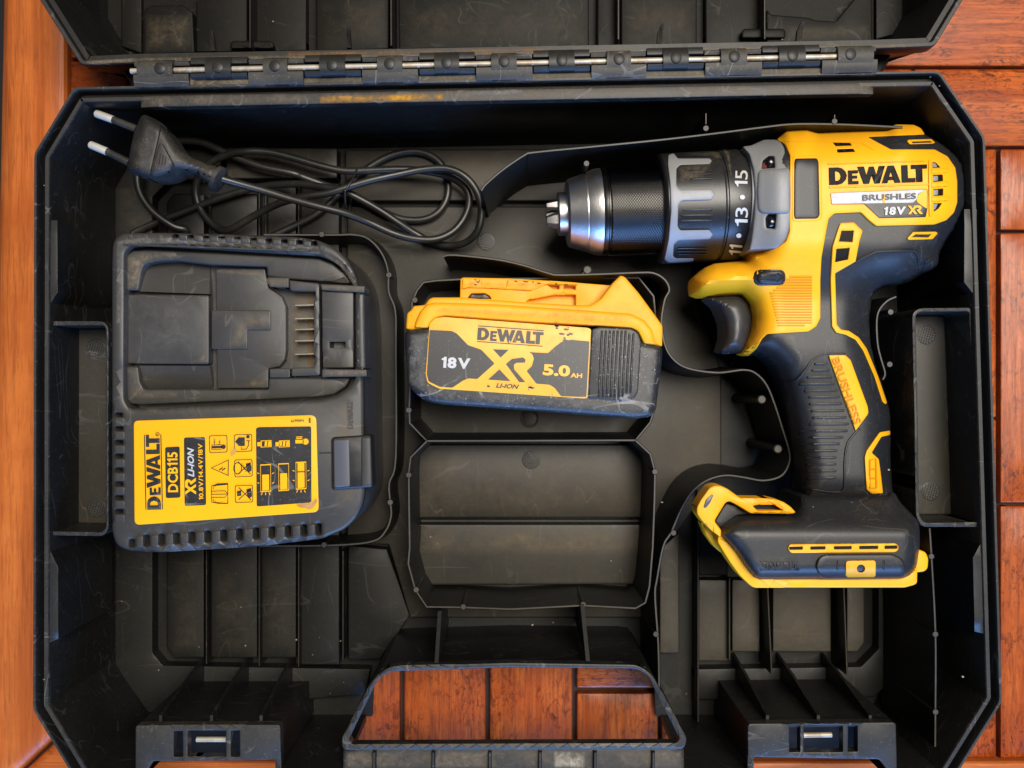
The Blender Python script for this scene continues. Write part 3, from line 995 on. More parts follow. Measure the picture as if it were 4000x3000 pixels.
def text(name, body, cu, cv, w, h, H, mat, parent, ang=0, shear=0.0, bold=0.0, extr=0.0, wide=1.0):
    """lettering fitted to a w x h pixel box centred on (cu, cv)"""
    def glyphs(bd):
        c = bpy.data.curves.new('font', 'FONT')
        c.body = bd
        c.offset = bold
        c.shear = shear
        c.space_character = wide
        c.resolution_u = 3
        o = bpy.data.objects.new('font', c)
        me = bpy.data.meshes.new_from_object(o)
        bpy.data.objects.remove(o); bpy.data.curves.remove(c)
        P_ = np.array([v.co[:] for v in me.vertices])
        F_ = [tuple(p.vertices) for p in me.polygons]
        bpy.data.meshes.remove(me)
        return P_, F_
    if '1' in body:
        P, F, x = [], [], 0.0
        t = bold
        for chx in body:
            if chx == '1':
                s_ = 0.13 + t * 1.6
                q = [(0, .50), (0, .56 + t), (.09, .60 + t), (.15, .70 + t), (.17 + s_ * .6, .70 + t), (.17 + s_ * .6, -t), (.17 - s_ * .25, -t), (.17 - s_ * .25, .50)]
                Pc = np.array([(a + b * shear, b, 0) for a, b in q]); Fc = [(0, 1, 2, 3, 4, 7), (4, 5, 6, 7)]
            else:
                Pc, Fc = glyphs(chx)
            n0 = len(P)
            lo_, hi_ = Pc[:, 0].min(), Pc[:, 0].max()
            P += [(p[0] - lo_ + x, p[1], 0) for p in Pc]
            F += [tuple(k + n0 for k in f) for f in Fc]
            x += hi_ - lo_ + 0.07
        P = np.array(P)
    else:
        P, F = glyphs(body)
    lo, hi = P.min(0), P.max(0)
    put = placer(cu, cv, ang, H)
    X = (P[:, 0] - (lo[0] + hi[0]) / 2) / (hi[0] - lo[0]) * w
    Y = (P[:, 1] - (lo[1] + hi[1]) / 2) / max(1e-6, hi[1] - lo[1]) * h
    V = [put(x, y, extr) for x, y in zip(X, Y)]
    if extr > 0.00025:
        cnt = {}
        for t in F:
            for i in range(len(t)):
                cnt[(t[i], t[(i + 1) % len(t)])] = 1
        n0 = len(V)
        V += [(x, y, z - extr) for x, y, z in V]
        F += [(b, a, a + n0, b + n0) for a, b in cnt if (b, a) not in cnt]
    m2 = bpy.data.meshes.new(name)
    m2.from_pydata(V, [], F)
    m2.update()
    return link(name, m2, mat, parent)


GLY = {
    'D': ([(0, 0), (0, 1), (.5, 1), (.74, .93), (.93, .74), (1, .5), (.93, .26), (.74, .07), (.5, 0)], [(.33, .22), (.33, .78), (.46, .78), (.6, .7), (.67, .5), (.6, .3), (.46, .22)]),
    'E': ([(0, 0), (0, .8), (.56, .8), (.56, .63), (.22, .63), (.22, .49), (.5, .49), (.5, .33), (.22, .33), (.22, .17), (.57, .17), (.57, 0)], None),
    'W': ([(0, 1), (.36, 1), (.5, .46), (.66, .98), (.92, .98), (1.06, .46), (1.22, 1), (1.56, 1), (1.24, 0), (.95, 0), (.79, .5), (.63, 0), (.33, 0)], None),
    'A': ([(0, 0), (.36, 1), (.7, 1), (1.06, 0), (.74, 0), (.68, .17), (.37, .17), (.31, 0)], [(.42, .36), (.63, .36), (.525, .68)]),
    'L': ([(0, 0), (0, 1), (.34, 1), (.34, .24), (.76, .24), (.76, 0)], None),
    'T': ([(0, 1), (.9, 1), (.9, .77), (.63, .77), (.63, 0), (.28, 0), (.28, .77), (0, .77)], None),
}
LOGO = [('D', 0), ('E', 1.08), ('W', 1.62), ('A', 2.98), ('L', 4.12), ('T', 4.66)]
LOGOW = 5.56


def logo(name, cu, cv, w, h, H, mat, parent, ang=0, thick=0.0003, lines=0.0, r=0.0):
    items = []
    k = w / LOGOW

    def pts(P, ox):
        a = math.radians(ang)
        out = []
        for x, y in P:
            X, Y = (x + ox) * k - w / 2, (y - 0.5) * h
            out.append((cu + X * math.cos(a) + Y * math.sin(a), cv + X * math.sin(a) - Y * math.cos(a)))
        return out
    for gname, ox in LOGO:
        o, hl = GLY[gname]
        items.append(drape_data(pts(o, ox), H, holes=[pts(hl, ox)] if hl else (), lift=thick, skirt=thick, r=r))
    if lines:
        for y in (1 + lines, -lines):
            b = 0.06
            items.append(drape_data(pts([(0, y - b / 2), (0, y + b / 2), (LOGOW, y + b / 2), (LOGOW, y - b / 2)], 0), H, lift=thick, skirt=thick, r=0))
    return multi(name, items, mat, parent)


XR = [([(0, 0), (.34, .5), (0, 1), (.27, 1), (.48, .68), (.68, 1), (1.18, 1), (1.34, .92), (1.40, .76), (1.34, .55), (1.20, .44), (1.52, 0), (1.22, 0), (.92, .40), (.92, .52), (1.10, .56), (1.13, .70), (1.05, .76), (.80, .76), (.62, .5), (.95, 0), (.68, 0), (.48, .32), (.26, 0)], None)]


def xr(name, cu, cv, w, h, H, mat, parent, ang=0, lift=0.0002):
    a = math.radians(ang)
    P = [((x / 1.52 - .5) * w, (y - .5) * h) for x, y in XR[0][0]]
    q = [(cu + x * math.cos(a) + y * math.sin(a), cv + x * math.sin(a) - y * math.cos(a)) for x, y in P]
    return drape(name, q, H, mat, parent, r=0, lift=lift, skirt=lift)


def strokes(lines, w, z, thick=0.0002):
    return [drape_data(stroke_poly(l, w), z, r=0, skirt=thick) for l in lines]


def closed_stroke(poly, w, z, thick=0.0002):
    c = np.mean(np.array(poly), 0)
    inner = []
    P = np.array(poly)
    for p in P:
        dv = c - p
        inner.append(tuple(p + dv * min(0.9, w / max(1, np.linalg.norm(dv)))))
    return drape_data([tuple(p) for p in P], z, holes=[inner], r=0, skirt=thick)


# ================================================================== the battery charger
CZ = 0.066
CO = CZ - 0.050
ch = thing('battery_charger', 'black battery charger with yellow printed label, empty battery bay and vent slots', 'battery charger', W(*d([(515, 850)])[0], 0.0125))
c_out = rnd(d([(242, 560), (244, 522), (262, 504), (350, 503), (490, 506), (640, 512), (688, 519), (724, 535), (751, 560), (769, 592), (779, 630), (784, 700), (786, 900), (789, 1056), (784, 1090), (768, 1122), (744, 1144), (714, 1156), (698, 1163), (560, 1180), (350, 1193), (275, 1189), (250, 1176), (242, 1145)]), 24, 4)
bay = rnd(ZG([(78, 280), (120, 228), (250, 220), (800, 250), (1600, 300), (1720, 345), (1830, 440), (1885, 530), (1890, 1258), (1840, 1330), (1740, 1400), (1600, 1430), (900, 1470), (200, 1508), (115, 1500), (75, 1430)]), 14, 3)
slots = []
for i, x in enumerate([475, 592, 715, 838, 960, 1087, 1208, 1330, 1450, 1565]):
    y = 153 + 55 * (x - 475) / 1090
    slots.append(ZG(rect(x - 19, y - 20, x + 19, y + 18, 6, 2)))
for i, x in enumerate([235, 350, 467, 585, 705, 830, 955, 1080, 1210, 1335, 1462, 1585, 1700]):
    y = 1138 - 97 * (x - 235) / 1465
    slots.append(ZH(rect(x - 17, y - 44 + (26 if i == 0 else 0), x + 19, y + 40, 8, 2)))
for y in [142, 250, 358, 466, 575, 685, 792, 900]:
    slots.append(ZH(rect(104, y - 12, 160, y + 15, 4, 2)))
body = drape('housing', c_out, CZ, M['charger'], ch, holes=[bay] + slots, r=16, rz=0.0022, zbot=0.0125)
n_ = len(c_out)
lo_ = [W(u, v, CZ - 0.0022) for u, v in reproj(c_out, CZ - 0.0002, CZ - 0.0022)]
mesh('housing_side', lo_ + [(x, y, 0.0125) for x, y, _ in lo_], [(k, (k + 1) % n_, n_ + (k + 1) % n_, n_ + k) for k in range(n_)], M['charger'], body)
inner = drape('inner_tray', rnd(reproj(d([(258, 520), (700, 530), (765, 640), (770, 1090), (690, 1135), (300, 1165), (258, 1150)]), CZ, 0.036 + CO), 10, 3), 0.036 + CO, M['hole'], ch, r=0, skirt=0.002)
# filled first vent slots with plaster dust
for x in (120, 238, 355):
    plate('dusty_slot', ZG(rect(x - 19, 132, x + 20, 172, 6, 2)), CZ + 0.0002, M['hinge'], ch, thick=0.001, r=2)
# vent fins standing along the lower edge
fins = []
xs = [235, 350, 467, 585, 705, 830, 955, 1080, 1210, 1335, 1462, 1585, 1700]
for i in range(len(xs) - 1):
    x0, x1 = xs[i] + 30, xs[i + 1] - 28
    y = 1138 - 97 * ((x0 + x1) / 2 - 235) / 1465
    plate('vent_fin', rnd(ZH([(x0, y - 40), (x1, y - 46), (x1, y + 46), (x0, y + 52)]), 10, 3), CZ + 0.0008, M['charger'], body, thick=0.002, r=5)
for i, y in enumerate([196, 304, 412, 520, 630, 738, 846, 955]):
    plate('vent_fin', rnd(ZH([(98, y - 32), (176, y - 32), (176, y + 32), (98, y + 32)]), 8, 3), CZ + 0.0006, M['charger'], body, thick=0.002, r=4)
xs2 = [475, 592, 715, 838, 960, 1087, 1208, 1330, 1450, 1565]
for i in range(len(xs2) - 1):
    x0, x1 = xs2[i] + 26, xs2[i + 1] - 26
    y = 153 + 55 * ((x0 + x1) / 2 - 475) / 1090
    plate('vent_fin', rnd(ZG([(x0, y - 24), (x1, y - 20), (x1, y + 26), (x0, y + 22)]), 8, 3), CZ + 0.0006, M['charger'], body, thick=0.002, r=4)
plate('vent_frame', rnd(ZG([(60, 205), (1590, 258), (1628, 250), (1632, 225), (1640, 232), (1636, 262), (1590, 270), (60, 217)]), 3, 2), CZ + 0.0007, M['charger'], body, thick=0.001, r=2)

bayp = plate('bay_floor', bay, 0.0385 + CO, M['charger'], ch, thick=0.003, r=0)


def bp(pts, z, mat='charger', rr=5, r=4, name='bay_block', holes=()):
    z += CO
    return plate(name, rnd(ZG(pts), rr, 3), z, M[mat], bayp, thick=z - 0.036 - CO, r=r, holes=[rnd(ZG(h), 2, 2) for h in holes])


bp([(92, 300), (140, 262), (250, 256), (800, 282), (1600, 326), (1710, 368), (1800, 440), (1850, 515), (1360, 482), (1200, 462), (1192, 385), (745, 368), (480, 335), (320, 345), (235, 365), (205, 420), (182, 572), (86, 572)], 0.0462, r=7, rr=8, name='bay_ledge')
bp([(86, 1168), (180, 1168), (195, 1290), (225, 1348), (800, 1350), (1205, 1350), (1206, 1262), (1380, 1258), (1845, 1262), (1810, 1330), (1720, 1388), (1600, 1408), (900, 1440), (200, 1470), (120, 1462), (92, 1420)], 0.0462, r=8, rr=8, name='bay_ledge')
bp([(86, 604), (728, 610), (736, 620), (736, 1140), (726, 1152), (88, 1146)], 0.0448, rr=8, r=5, name='bay_pad')
bp([(790, 404), (1176, 404), (1190, 480), (1205, 548), (1310, 620), (1342, 700), (1342, 1050), (1330, 1120), (1290, 1172), (1206, 1186), (1203, 1340), (800, 1342)], 0.0432, r=5)
bp([(756, 727), (1212, 727), (1222, 740), (1222, 884), (1040, 884), (1040, 1034), (756, 1034)], 0.0442, r=4, name='bay_pad')
# concave scoops either side of the pad
def Hscoop(pts, flip):
    P = ZG(pts)
    v0, v1 = min(p[1] for p in P), max(p[1] for p in P)

    def Hs(U, V):
        t = np.clip((V - v0) / (v1 - v0), 0, 1)
        if flip:
            t = 1 - t
        return CO + 0.0390 + 0.0045 * t ** 0.6
    drape('bay_scoop', P, Hs, M['charger'], bayp, r=0, step=14, skirt=0.003)


Hscoop([(200, 374), (742, 384), (742, 600), (182, 580)], False)
Hscoop([(190, 1164), (742, 1164), (770, 1344), (225, 1344)], True)
bp([(1202, 467), (1364, 472), (1364, 550), (1212, 545)], 0.0470, name='bay_rail')
bp([(1366, 492), (1600, 518), (1606, 1238), (1385, 1246), (1385, 1180), (1560, 1176), (1575, 1090), (1560, 1082), (1560, 660), (1572, 652), (1572, 580), (1376, 572)], 0.0474, name='bay_rail')
bp([(1212, 1187), (1374, 1184), (1374, 1256), (1214, 1258)], 0.0470, name='bay_rail')
bp([(1622, 576), (1872, 582), (1872, 1180), (1632, 1180)], 0.0478, name='bay_stop', holes=[[(1686, 976), (1806, 976), (1806, 1022), (1686, 1022)]])
bp([(1612, 522), (1960, 537), (1958, 590), (1622, 570)], 0.0500, name='bay_rail', r=3)
bp([(1626, 1190), (1975, 1194), (1977, 1248), (1622, 1252)], 0.0500, name='bay_rail', r=3)
bp([(1886, 594), (1958, 594), (1970, 1190), (1892, 1186)], 0.0496, name='bay_end_lip', r=14, rr=8)
for y in (685, 790, 875, 965, 1070):
    v, f = wall_data(ZG([(1414, y + 4), (1566, y)]), 0.0458 + CO, 0.0385 + CO, 6.5, 0.0)
    mesh('contact_blade', v, f, M['brass'], ch)

# label
lab = plate('label', rnd(ZH([(246, 188), (1680, 142), (1700, 905), (252, 1008)]), [18, 26, 22, 22], 5), CZ + 0.0004, M['label_yellow'], ch, thick=0.001, r=3)
LZ2 = CZ + 0.0005


def hp(pts):
    return ZH(pts)


def hpos(x, y):
    return ZH([(x, y)])[0]


HK = 1100 / 2212
logo('logo_lettering', *hpos(400, 592), 590 * HK, 108 * HK, LZ2, M['print'], lab, ang=-91.2, thick=0.0002, lines=0.10)
text('registered_mark', 'R', *hpos(432, 294), 14 * HK, 14 * HK, LZ2, M['print'], lab, ang=-91, extr=0.0002)
multi('mark_ring', [closed_stroke(circ(*hpos(432, 294), 16 * HK, 16), 2, LZ2 + 0.0002)], M['print'], lab)


def tile(name, pts, rr=8):
    return plate(name, rnd(hp(pts), rr, 3), LZ2 + 0.0001, M['print'], lab, thick=0.0002, r=0)


tile('model_tile', [(492, 396), (606, 390), (612, 792), (498, 796)])
text('model_number', 'DCB115', *hpos(552, 592), 315 * HK, 82 * HK, LZ2 + 0.0003, M['label_yellow'], lab, ang=-91, bold=0.025)
tile('voltage_tile', [(640, 320), (806, 316), (814, 850), (646, 858)])
xr('xr_mark', *hpos(692, 702), 130 * HK, 84 * HK, LZ2 + 0.0002, M['label_yellow'], lab, ang=-91)
text('chemistry_text', 'LI-ION', *hpos(694, 514), 232 * HK, 52 * HK, LZ2 + 0.0003, M['white'], lab, ang=-91, shear=0.3, bold=0.03)
text('voltage_text', '10.8V/14.4V/18V', *hpos(772, 588), 440 * HK, 36 * HK, LZ2 + 0.0003, M['label_yellow'], lab, ang=-91, bold=0.02)
zi = LZ2 + 0.0002
ic = []
for cx, cy in ((910, 370), (1105, 362), (1108, 560), (1112, 762)):
    ic.append(closed_stroke(rnd(hp([(cx - 72, cy - 66), (cx + 70, cy - 70), (cx + 72, cy + 66), (cx - 70, cy + 72)]), 8, 3), 3.0, zi))
# thermometer
ic += strokes([hp([(858, 396), (940, 393)])], 9, zi) + [drape_data(circ(*hpos(950, 392), 9, 14), zi, r=0, skirt=0.0002)]
ic += strokes([hp([(858, 414), (858, 378), (935, 374)]), hp([(858, 414), (935, 412)])], 2, zi)
# warning triangle with bolt
ic.append(closed_stroke(hp([(850, 560), (992, 492), (990, 622)]), 5, zi))
ic += strokes([hp([(965, 560), (938, 580), (945, 555), (918, 575)])], 5, zi)
# manual pages
for k in range(4):
    ox = k * 14
    ic += strokes([hp([(856 + ox, 742 - ox * 1.2), (856 + ox, 700 - ox * 0.4), (985, 688 - ox * .2)])], 2.5, zi)
    ic += strokes([hp([(856 + ox, 790 + ox * 0.9), (856 + ox, 828 + ox * 0.2), (985, 838)])], 2.5, zi)
ic += strokes([hp([(856, 742), (960, 738), (985, 762), (962, 790), (856, 790), (856, 742)]), hp([(985, 688), (985, 838)]), hp([(856, 766), (975, 764)])], 2.5, zi)
# house with plug
ic.append(drape_data(hp([(1042, 352), (1070, 318), (1118, 318), (1118, 386), (1070, 386)]), zi, r=0, skirt=0.0002))
ic += strokes([hp([(1090, 392), (1090, 412), (1130, 410), (1148, 380), (1148, 345)]), hp([(1130, 345), (1160, 345)])], 3, zi)
ic.append(drape_data(circ(*hpos(1143, 313), 7, 12), zi, r=0, skirt=0.0002))
# rain cloud crossed out, broken pack crossed out
ic.append(closed_stroke(circ(*hpos(1062, 562), 17, 14, 24), 3, zi))
ic += strokes([hp([(1088 + k * 8, 530 + k * 14), (1104 + k * 8, 526 + k * 14)]) for k in range(5)], 2, zi)
for cx, cy in ((1108, 560), (1112, 762)):
    ic += strokes([hp([(cx - 42, cy - 50), (cx + 55, cy + 48)]), hp([(cx - 42, cy + 46), (cx + 58, cy - 44)])], 3, zi)
    ic.append(drape_data(hp([(cx + 18, cy - 36), (cx + 52, cy - 44), (cx + 62, cy - 12), (cx + 62, cy + 20), (cx + 40, cy + 36), (cx + 24, cy + 8)]), zi, r=0, skirt=0.0002))
ic.append(drape_data(hp([(1056, 742), (1090, 734), (1090, 776), (1058, 780)]), zi, r=0, skirt=0.0002))
ic_o = multi('pictograms', ic, M['print'], lab)
text('temperature_text', '+40C', *hpos(880, 355), 60 * HK, 14 * HK, zi, M['print'], lab, ang=-91, bold=0.02)
text('temperature_text', '+4C', *hpos(920, 357), 42 * HK, 14 * HK, zi, M['print'], lab, ang=-91, bold=0.02)
# status panel
tile('status_tile', [(1206, 248), (1226, 238), (1640, 232), (1642, 830), (1212, 862)], 8)
zs = LZ2 + 0.0004
st = []
for cx in (1275, 1418):
    st.append(closed_stroke(hp([(cx - 32, 344), (cx + 52, 340), (cx + 54, 394), (cx - 32, 398)]), 5, zs))
    st += strokes([hp([(cx - 44, 388), (cx - 44, 356)])], 14, zs)
    nfill = 2 if cx == 1275 else 3
    for k in range(nfill):
        x = cx + 38 - k * 26
        st.append(drape_data(hp([(x - 10, 350), (x + 8, 348), (x + 4, 386), (x - 14, 388)]), zs, r=0, skirt=0.0002))
st += [drape_data(circ(*hpos(1596, 352), 12, 16), zs, r=0, skirt=0.0002)]
st += strokes([hp([(1516, 352), (1580, 352)])], 14, zs) + strokes([hp([(1522, 316 + k * 12), (1570, 314 + k * 12)]) for k in range(2)], 3.5, zs)
for cx, cy, full in ((1282, 640, 0.64), (1424, 632, 0.65), (1560, 620, 1.0)):
    st.append(closed_stroke(hp([(cx - 42, cy - 108), (cx + 40, cy - 112), (cx + 42, cy + 104), (cx - 40, cy + 110)]), 4.5, zs))
    y0 = cy + 100 - 200 * full
    st.append(drape_data(hp([(cx - 27, y0), (cx + 26, y0 - 2), (cx + 28, cy + 92), (cx - 26, cy + 98)]), zs, r=0, skirt=0.0002))
    if cx != 1424:
        for sy in (-36, 40):
            st += strokes([hp([(cx - 50, cy + sy), (cx - 66, cy + sy - 6)]), hp([(cx + 50, cy + sy), (cx + 66, cy + sy - 8)])], 3, zs)
        st += strokes([hp([(cx + k * 26, cy + 112), (cx + k * 34, cy + 132)]) for k in (-1, 0, 1)], 3, zs)
multi('status_symbols', st, M['label_yellow'], lab)
multi('status_divider', strokes([hp([(1532, 590), (1590, 588)])], 4, zs + 0.0002), M['print'], lab)
text('serial_text', 'N406679', *hpos(1532, 187), 100 * HK, 22 * HK, LZ2 + 0.0002, M['print'], lab, ang=178, bold=0.015)
text('serial_text', 'MM', *hpos(1628, 185), 36 * HK, 18 * HK, LZ2 + 0.0002, M['print'], lab, ang=-91, bold=0.015)
plate('label_smudge', rnd(hp([(1518, 850), (1560, 838), (1640, 835), (1672, 800), (1692, 815), (1655, 872), (1620, 885), (1590, 872), (1550, 870)]), 6, 3), LZ2 + 0.0002, plastic('brown_smudge', (0.42, 0.20, 0.04), (0.5, 0.36, 0.22), 0.9, 0.4, big=150), lab, thick=0.0002, r=0)
plate('label_smudge', rnd(hp([(1003, 430), (1030, 405), (1058, 412), (1050, 438), (1010, 468)]), 6, 3), LZ2 + 0.0003, plastic('tan_spot', (0.50, 0.25, 0.04), (0.5, 0.3, 0.1), 0.9, 0.4, big=150), lab, thick=0.0002, r=0)
# indicator lens
ln = plate('indicator_window', rnd(hp([(1798, 318), (2112, 296), (2126, 712), (1802, 730)]), 14, 4), CZ + 0.0026, M['black'], ch, thick=0.008, r=10)
plate('lens', rnd(hp([(1816, 340), (1938, 332), (1946, 702), (1822, 712)]), 6, 3), CZ + 0.0031, M['lens'], ln, thick=0.001, r=5)
plate('window_cap', rnd(hp([(2030, 318), (2108, 312), (2118, 702), (2034, 708)]), 10, 3), CZ + 0.0034, M['charger'], ln, thick=0.002, r=8)
multi('housing_seam', strokes([hp([(1702, 442), (1796, 438)])], 5, CZ + 0.0004), M['black'], body)
logo('embossed_lettering', *hpos(1945, 138), 225 * HK, 44 * HK, CZ, M['charger'], body, ang=-91, thick=0.0005)

# ================================================================== the battery pack
BZ = 0.0665
bt = thing('battery_pack', 'scuffed yellow and black slide-in battery pack marked 18V, lying in its compartment', 'battery', W(*ZB([(1080, 620)])[0], 0.0125))


def zb(pts, rr=0, n=3):
    p = ZB(pts)
    return rnd(p, rr, n) if rr else p


bk = 1100 / 2212
bbody = drape('casing', zb([(64, 500), (98, 478), (250, 460), (1100, 520), (1900, 560), (2086, 605), (2086, 700), (2036, 1090), (2005, 1160), (1880, 1178), (1500, 1150), (800, 1098), (350, 1066), (220, 1038), (132, 968), (92, 905), (64, 600)], 22), BZ, M['battery'], bt, r=26, rz=0.0042, step=26, zbot=0.014)
cap_pts = [(70, 472), (80, 350), (118, 318), (130, 292), (222, 284), (250, 240), (280, 225), (495, 224), (900, 256), (1400, 287), (1520, 286), (1600, 235), (1690, 115), (1755, 52), (1790, 62), (1900, 190), (2050, 395), (2088, 450), (2084, 612), (2034, 602), (1938, 590), (1915, 540), (1890, 492), (1840, 468), (1560, 450), (1100, 428), (380, 374), (310, 388), (265, 428), (252, 470), (100, 482)]
cap = drape('yellow_cap', zb(cap_pts, 7), BZ - 0.0022, M['yellow_dirty'], bt, r=9, rz=0.0016, step=40, zbot=0.03)
drape('cap_shoulder', zb([(136, 464), (150, 405), (182, 335), (232, 280), (300, 264), (800, 280), (1500, 328), (1840, 352), (1945, 402), (2008, 480), (2034, 600), (1938, 590), (1915, 540), (1890, 492), (1840, 468), (1560, 450), (1100, 428), (380, 374), (310, 388), (265, 428), (250, 468)], 9), BZ + 0.0004, M['yellow_dirty'], cap, r=13, rz=0.0022, step=34, skirt=0.004)
rail = plate('slide_rail', zb([(495, 250), (500, 80), (520, 68), (650, 71), (880, 76), (1300, 100), (1672, 130), (1705, 118), (1640, 240), (1540, 310), (900, 300)], 6), 0.0550, M['yellow_dirty'], bt, thick=0.03, r=5,
             holes=[zb([(560, 224), (585, 194), (690, 192), (728, 212), (744, 238), (560, 236)], 4), zb([(1015, 258), (1045, 238), (1060, 240), (1250, 204), (1405, 204), (1405, 292), (1240, 284)], 2), zb([(1186, 128), (1276, 132), (1274, 160), (1225, 156)], 1), zb([(1312, 133), (1404, 137), (1402, 166), (1310, 162)], 1)])
plate('rail_inner', zb([(540, 120), (1600, 150), (1560, 330), (540, 300)]), 0.0505, M['yellow_dirty'], rail, thick=0.01, r=0)
plate('rail_latch', zb([(562, 222), (588, 196), (690, 194), (726, 214), (740, 240), (562, 236)], 4), 0.0530, M['black'], rail, thick=0.004, r=4)
plate('rail_lip', zb([(516, 74), (668, 78), (670, 132), (860, 146), (872, 84), (1428, 112), (1420, 128), (1180, 122), (1050, 172), (700, 152), (560, 148), (512, 160)], 5), 0.0562, M['yellow_dirty'], rail, thick=0.002, r=4)
multi('rail_scuff', [drape_data(zb([(x, y), (x + w, y + 4), (x + w * .8, y + 14), (x + 6, y + 11)], 2), 0.05625, r=0, skirt=0.0002) for x, y, w in ((605, 80, 22), (622, 96, 30), (604, 118, 26), (640, 84, 16), (920, 92, 30), (990, 94, 48), (1060, 98, 20), (1100, 106, 34), (1240, 110, 24), (1320, 116, 30))], plastic('grime_brown', (0.07, 0.035, 0.012), (0.2, 0.1, 0.03), 0.6, 0.6), rail)
# label
BL = BZ + 0.0005
blab = plate('label', zb([(256, 432), (300, 388), (372, 378), (1500, 463), (1527, 474), (1497, 1012), (1478, 1020), (330, 942), (240, 895), (226, 830)], 9), BL, M['label_battery'], bt, thick=0.003, r=2)
pz = BL + 0.0002
for i, q in enumerate([
    [(258, 480), (430, 488), (472, 508), (510, 548), (560, 600), (625, 622), (664, 636), (768, 744), (632, 866), (562, 860), (520, 878), (436, 934), (336, 926), (250, 884), (236, 828)],
    [(756, 632), (880, 636), (816, 697)],
    [(806, 790), (892, 882), (718, 870)],
    [(858, 748), (904, 708), (990, 696), (1012, 712), (1008, 736), (942, 738), (920, 752), (922, 790), (1010, 890), (962, 890)],
    [(1038, 654), (1188, 662), (1236, 618), (1296, 572), (1370, 557), (1514, 570), (1490, 1008), (1290, 1000), (1240, 934), (1200, 910), (1096, 902), (1020, 802), (1062, 764), (1078, 705), (1064, 668)],
]):
    plate('label_print', zb(q, 5 if i in (0, 4) else 2), pz, M['print'], blab, thick=0.0002, r=0)
logo('logo_lettering', *ZB([(893, 527)])[0], 518 * bk, 96 * bk, pz, M['print'], blab, ang=4.2, thick=0.0002, lines=0.14)
text('voltage_text', '18V', *ZB([(464, 740)])[0], 226 * bk, 88 * bk, pz + 0.0002, M['white'], blab, ang=3.4, bold=0.045, extr=0.0002)
text('capacity_text', '5.0', *ZB([(1255, 798)])[0], 214 * bk, 90 * bk, pz + 0.0002, M['label_battery'], blab, ang=3.4, bold=0.045, extr=0.0002)
text('capacity_text', 'AH', *ZB([(1410, 838)])[0], 92 * bk, 36 * bk, pz + 0.0002, M['label_battery'], blab, ang=3.4, bold=0.035, extr=0.0002)
text('chemistry_text', 'LI-ION', *ZB([(870, 921)])[0], 182 * bk, 36 * bk, pz, M['print'], blab, ang=3.6, shear=0.3, bold=0.03, extr=0.0002)
rr_ = random.Random(4)
sc = []
for k in range(14):
    a, b = (1225 + rr_.random() * 90, 440 + rr_.random() * 40) if k < 5 else ((1180 + rr_.random() * 190, 500 + rr_.random() * 80) if k < 11 else ((690 + rr_.random() * 20, 900 + rr_.random() * 35) if k == 11 else (1005 + rr_.random() * 30, 905 + rr_.random() * 45)))
    w = 14 + rr_.random() * 46
    sc.append(drape_data(zb([(a, b), (a + w * .4, b - 6), (a + w, b + 4), (a + w * .7, b + 12), (a + w * .2, b + 9)], 2), pz + 0.0001, r=0, skirt=0.0001))
multi('label_scuff', sc, M['print'], blab)
sp = []
for a, b in ((885, 572), (1230, 985), (1045, 945), (1352, 455), (1795, 690), (2025, 792), (1210, 1010)):
    s = 3 + rr_.random() * 6
    sp.append(drape_data(zb([(a + s * math.cos(t) * (0.6 + .6 * rr_.random()), b + s * 1.3 * math.sin(t) * (0.6 + .6 * rr_.random())) for t in np.linspace(0, 5.4, 6)]), pz + 0.0012, r=0, skirt=0.0012))
multi('paint_specks', sp, M['white'], blab)
# ribbed grip
gp = plate('grip_panel', zb([(1530, 474), (1592, 457), (1846, 470), (1898, 505), (1920, 580), (1896, 965), (1868, 1018), (1808, 1046), (1502, 1022)], 9), BZ + 0.0004, M['battery'], bt, thick=0.003, r=6)
for k in range(9):
    x = 1612 + k * 31
    y0, y1 = 484 + (k > 6) * 20, 1010 - (k > 6) * 30
    plate('grip_rib', zb(rnd(stroke_poly([(x, y0), (x - 14, (y0 + y1) / 2), (x - 24, y1)], 17), 7, 2)), BZ + 0.0010, M['battery'], gp, thick=0.001, r=3, rz=0.0006)

# ================================================================== the cordless drill
ZC0 = 0.050
ZN = rgn(2600, 500, 800)
dr = thing('cordless_drill', 'yellow and black cordless drill driver with steel keyless chuck, lying on its side', 'drill', W(3300, 1300, 0.014))

bodyP = R3([(560, 900), (640, 868), (700, 845), (740, 805), (870, 795), (940, 820), (1360, 795), (1420, 768), (1530, 770), (1575, 790), (1605, 832), (1720, 890), (1805, 960), (1848, 1010), (1865, 1100), (1867, 1260), (1845, 1330), (1790, 1420)]) + \
    R6([(1760, 30), (1700, 120), (1685, 165), (1680, 215), (1640, 245), (1575, 275), (1500, 320), (1420, 340), (1340, 355), (1290, 385), (1268, 440), (1262, 560), (1275, 700), (1310, 860), (1372, 1065), (1388, 1150), (1388, 1400), (1400, 1600), (1430, 1700),
        (838, 1700), (826, 1590), (816, 1480), (806, 1380), (760, 1150), (716, 950), (676, 860), (620, 800), (560, 765), (505, 778), (466, 764), (520, 640), (540, 540), (520, 450), (470, 400), (220, 412), (176, 390), (168, 292), (240, 230), (300, 205), (500, 185), (525, 90)]) + R3([(560, 1540)])
bodyP = rnd(bodyP, 9, 2)
_bp = bodyP


def sstep(x, a, b):
    t = np.clip((x - a) / (b - a), 0, 1)
    return t * t * (3 - 2 * t)


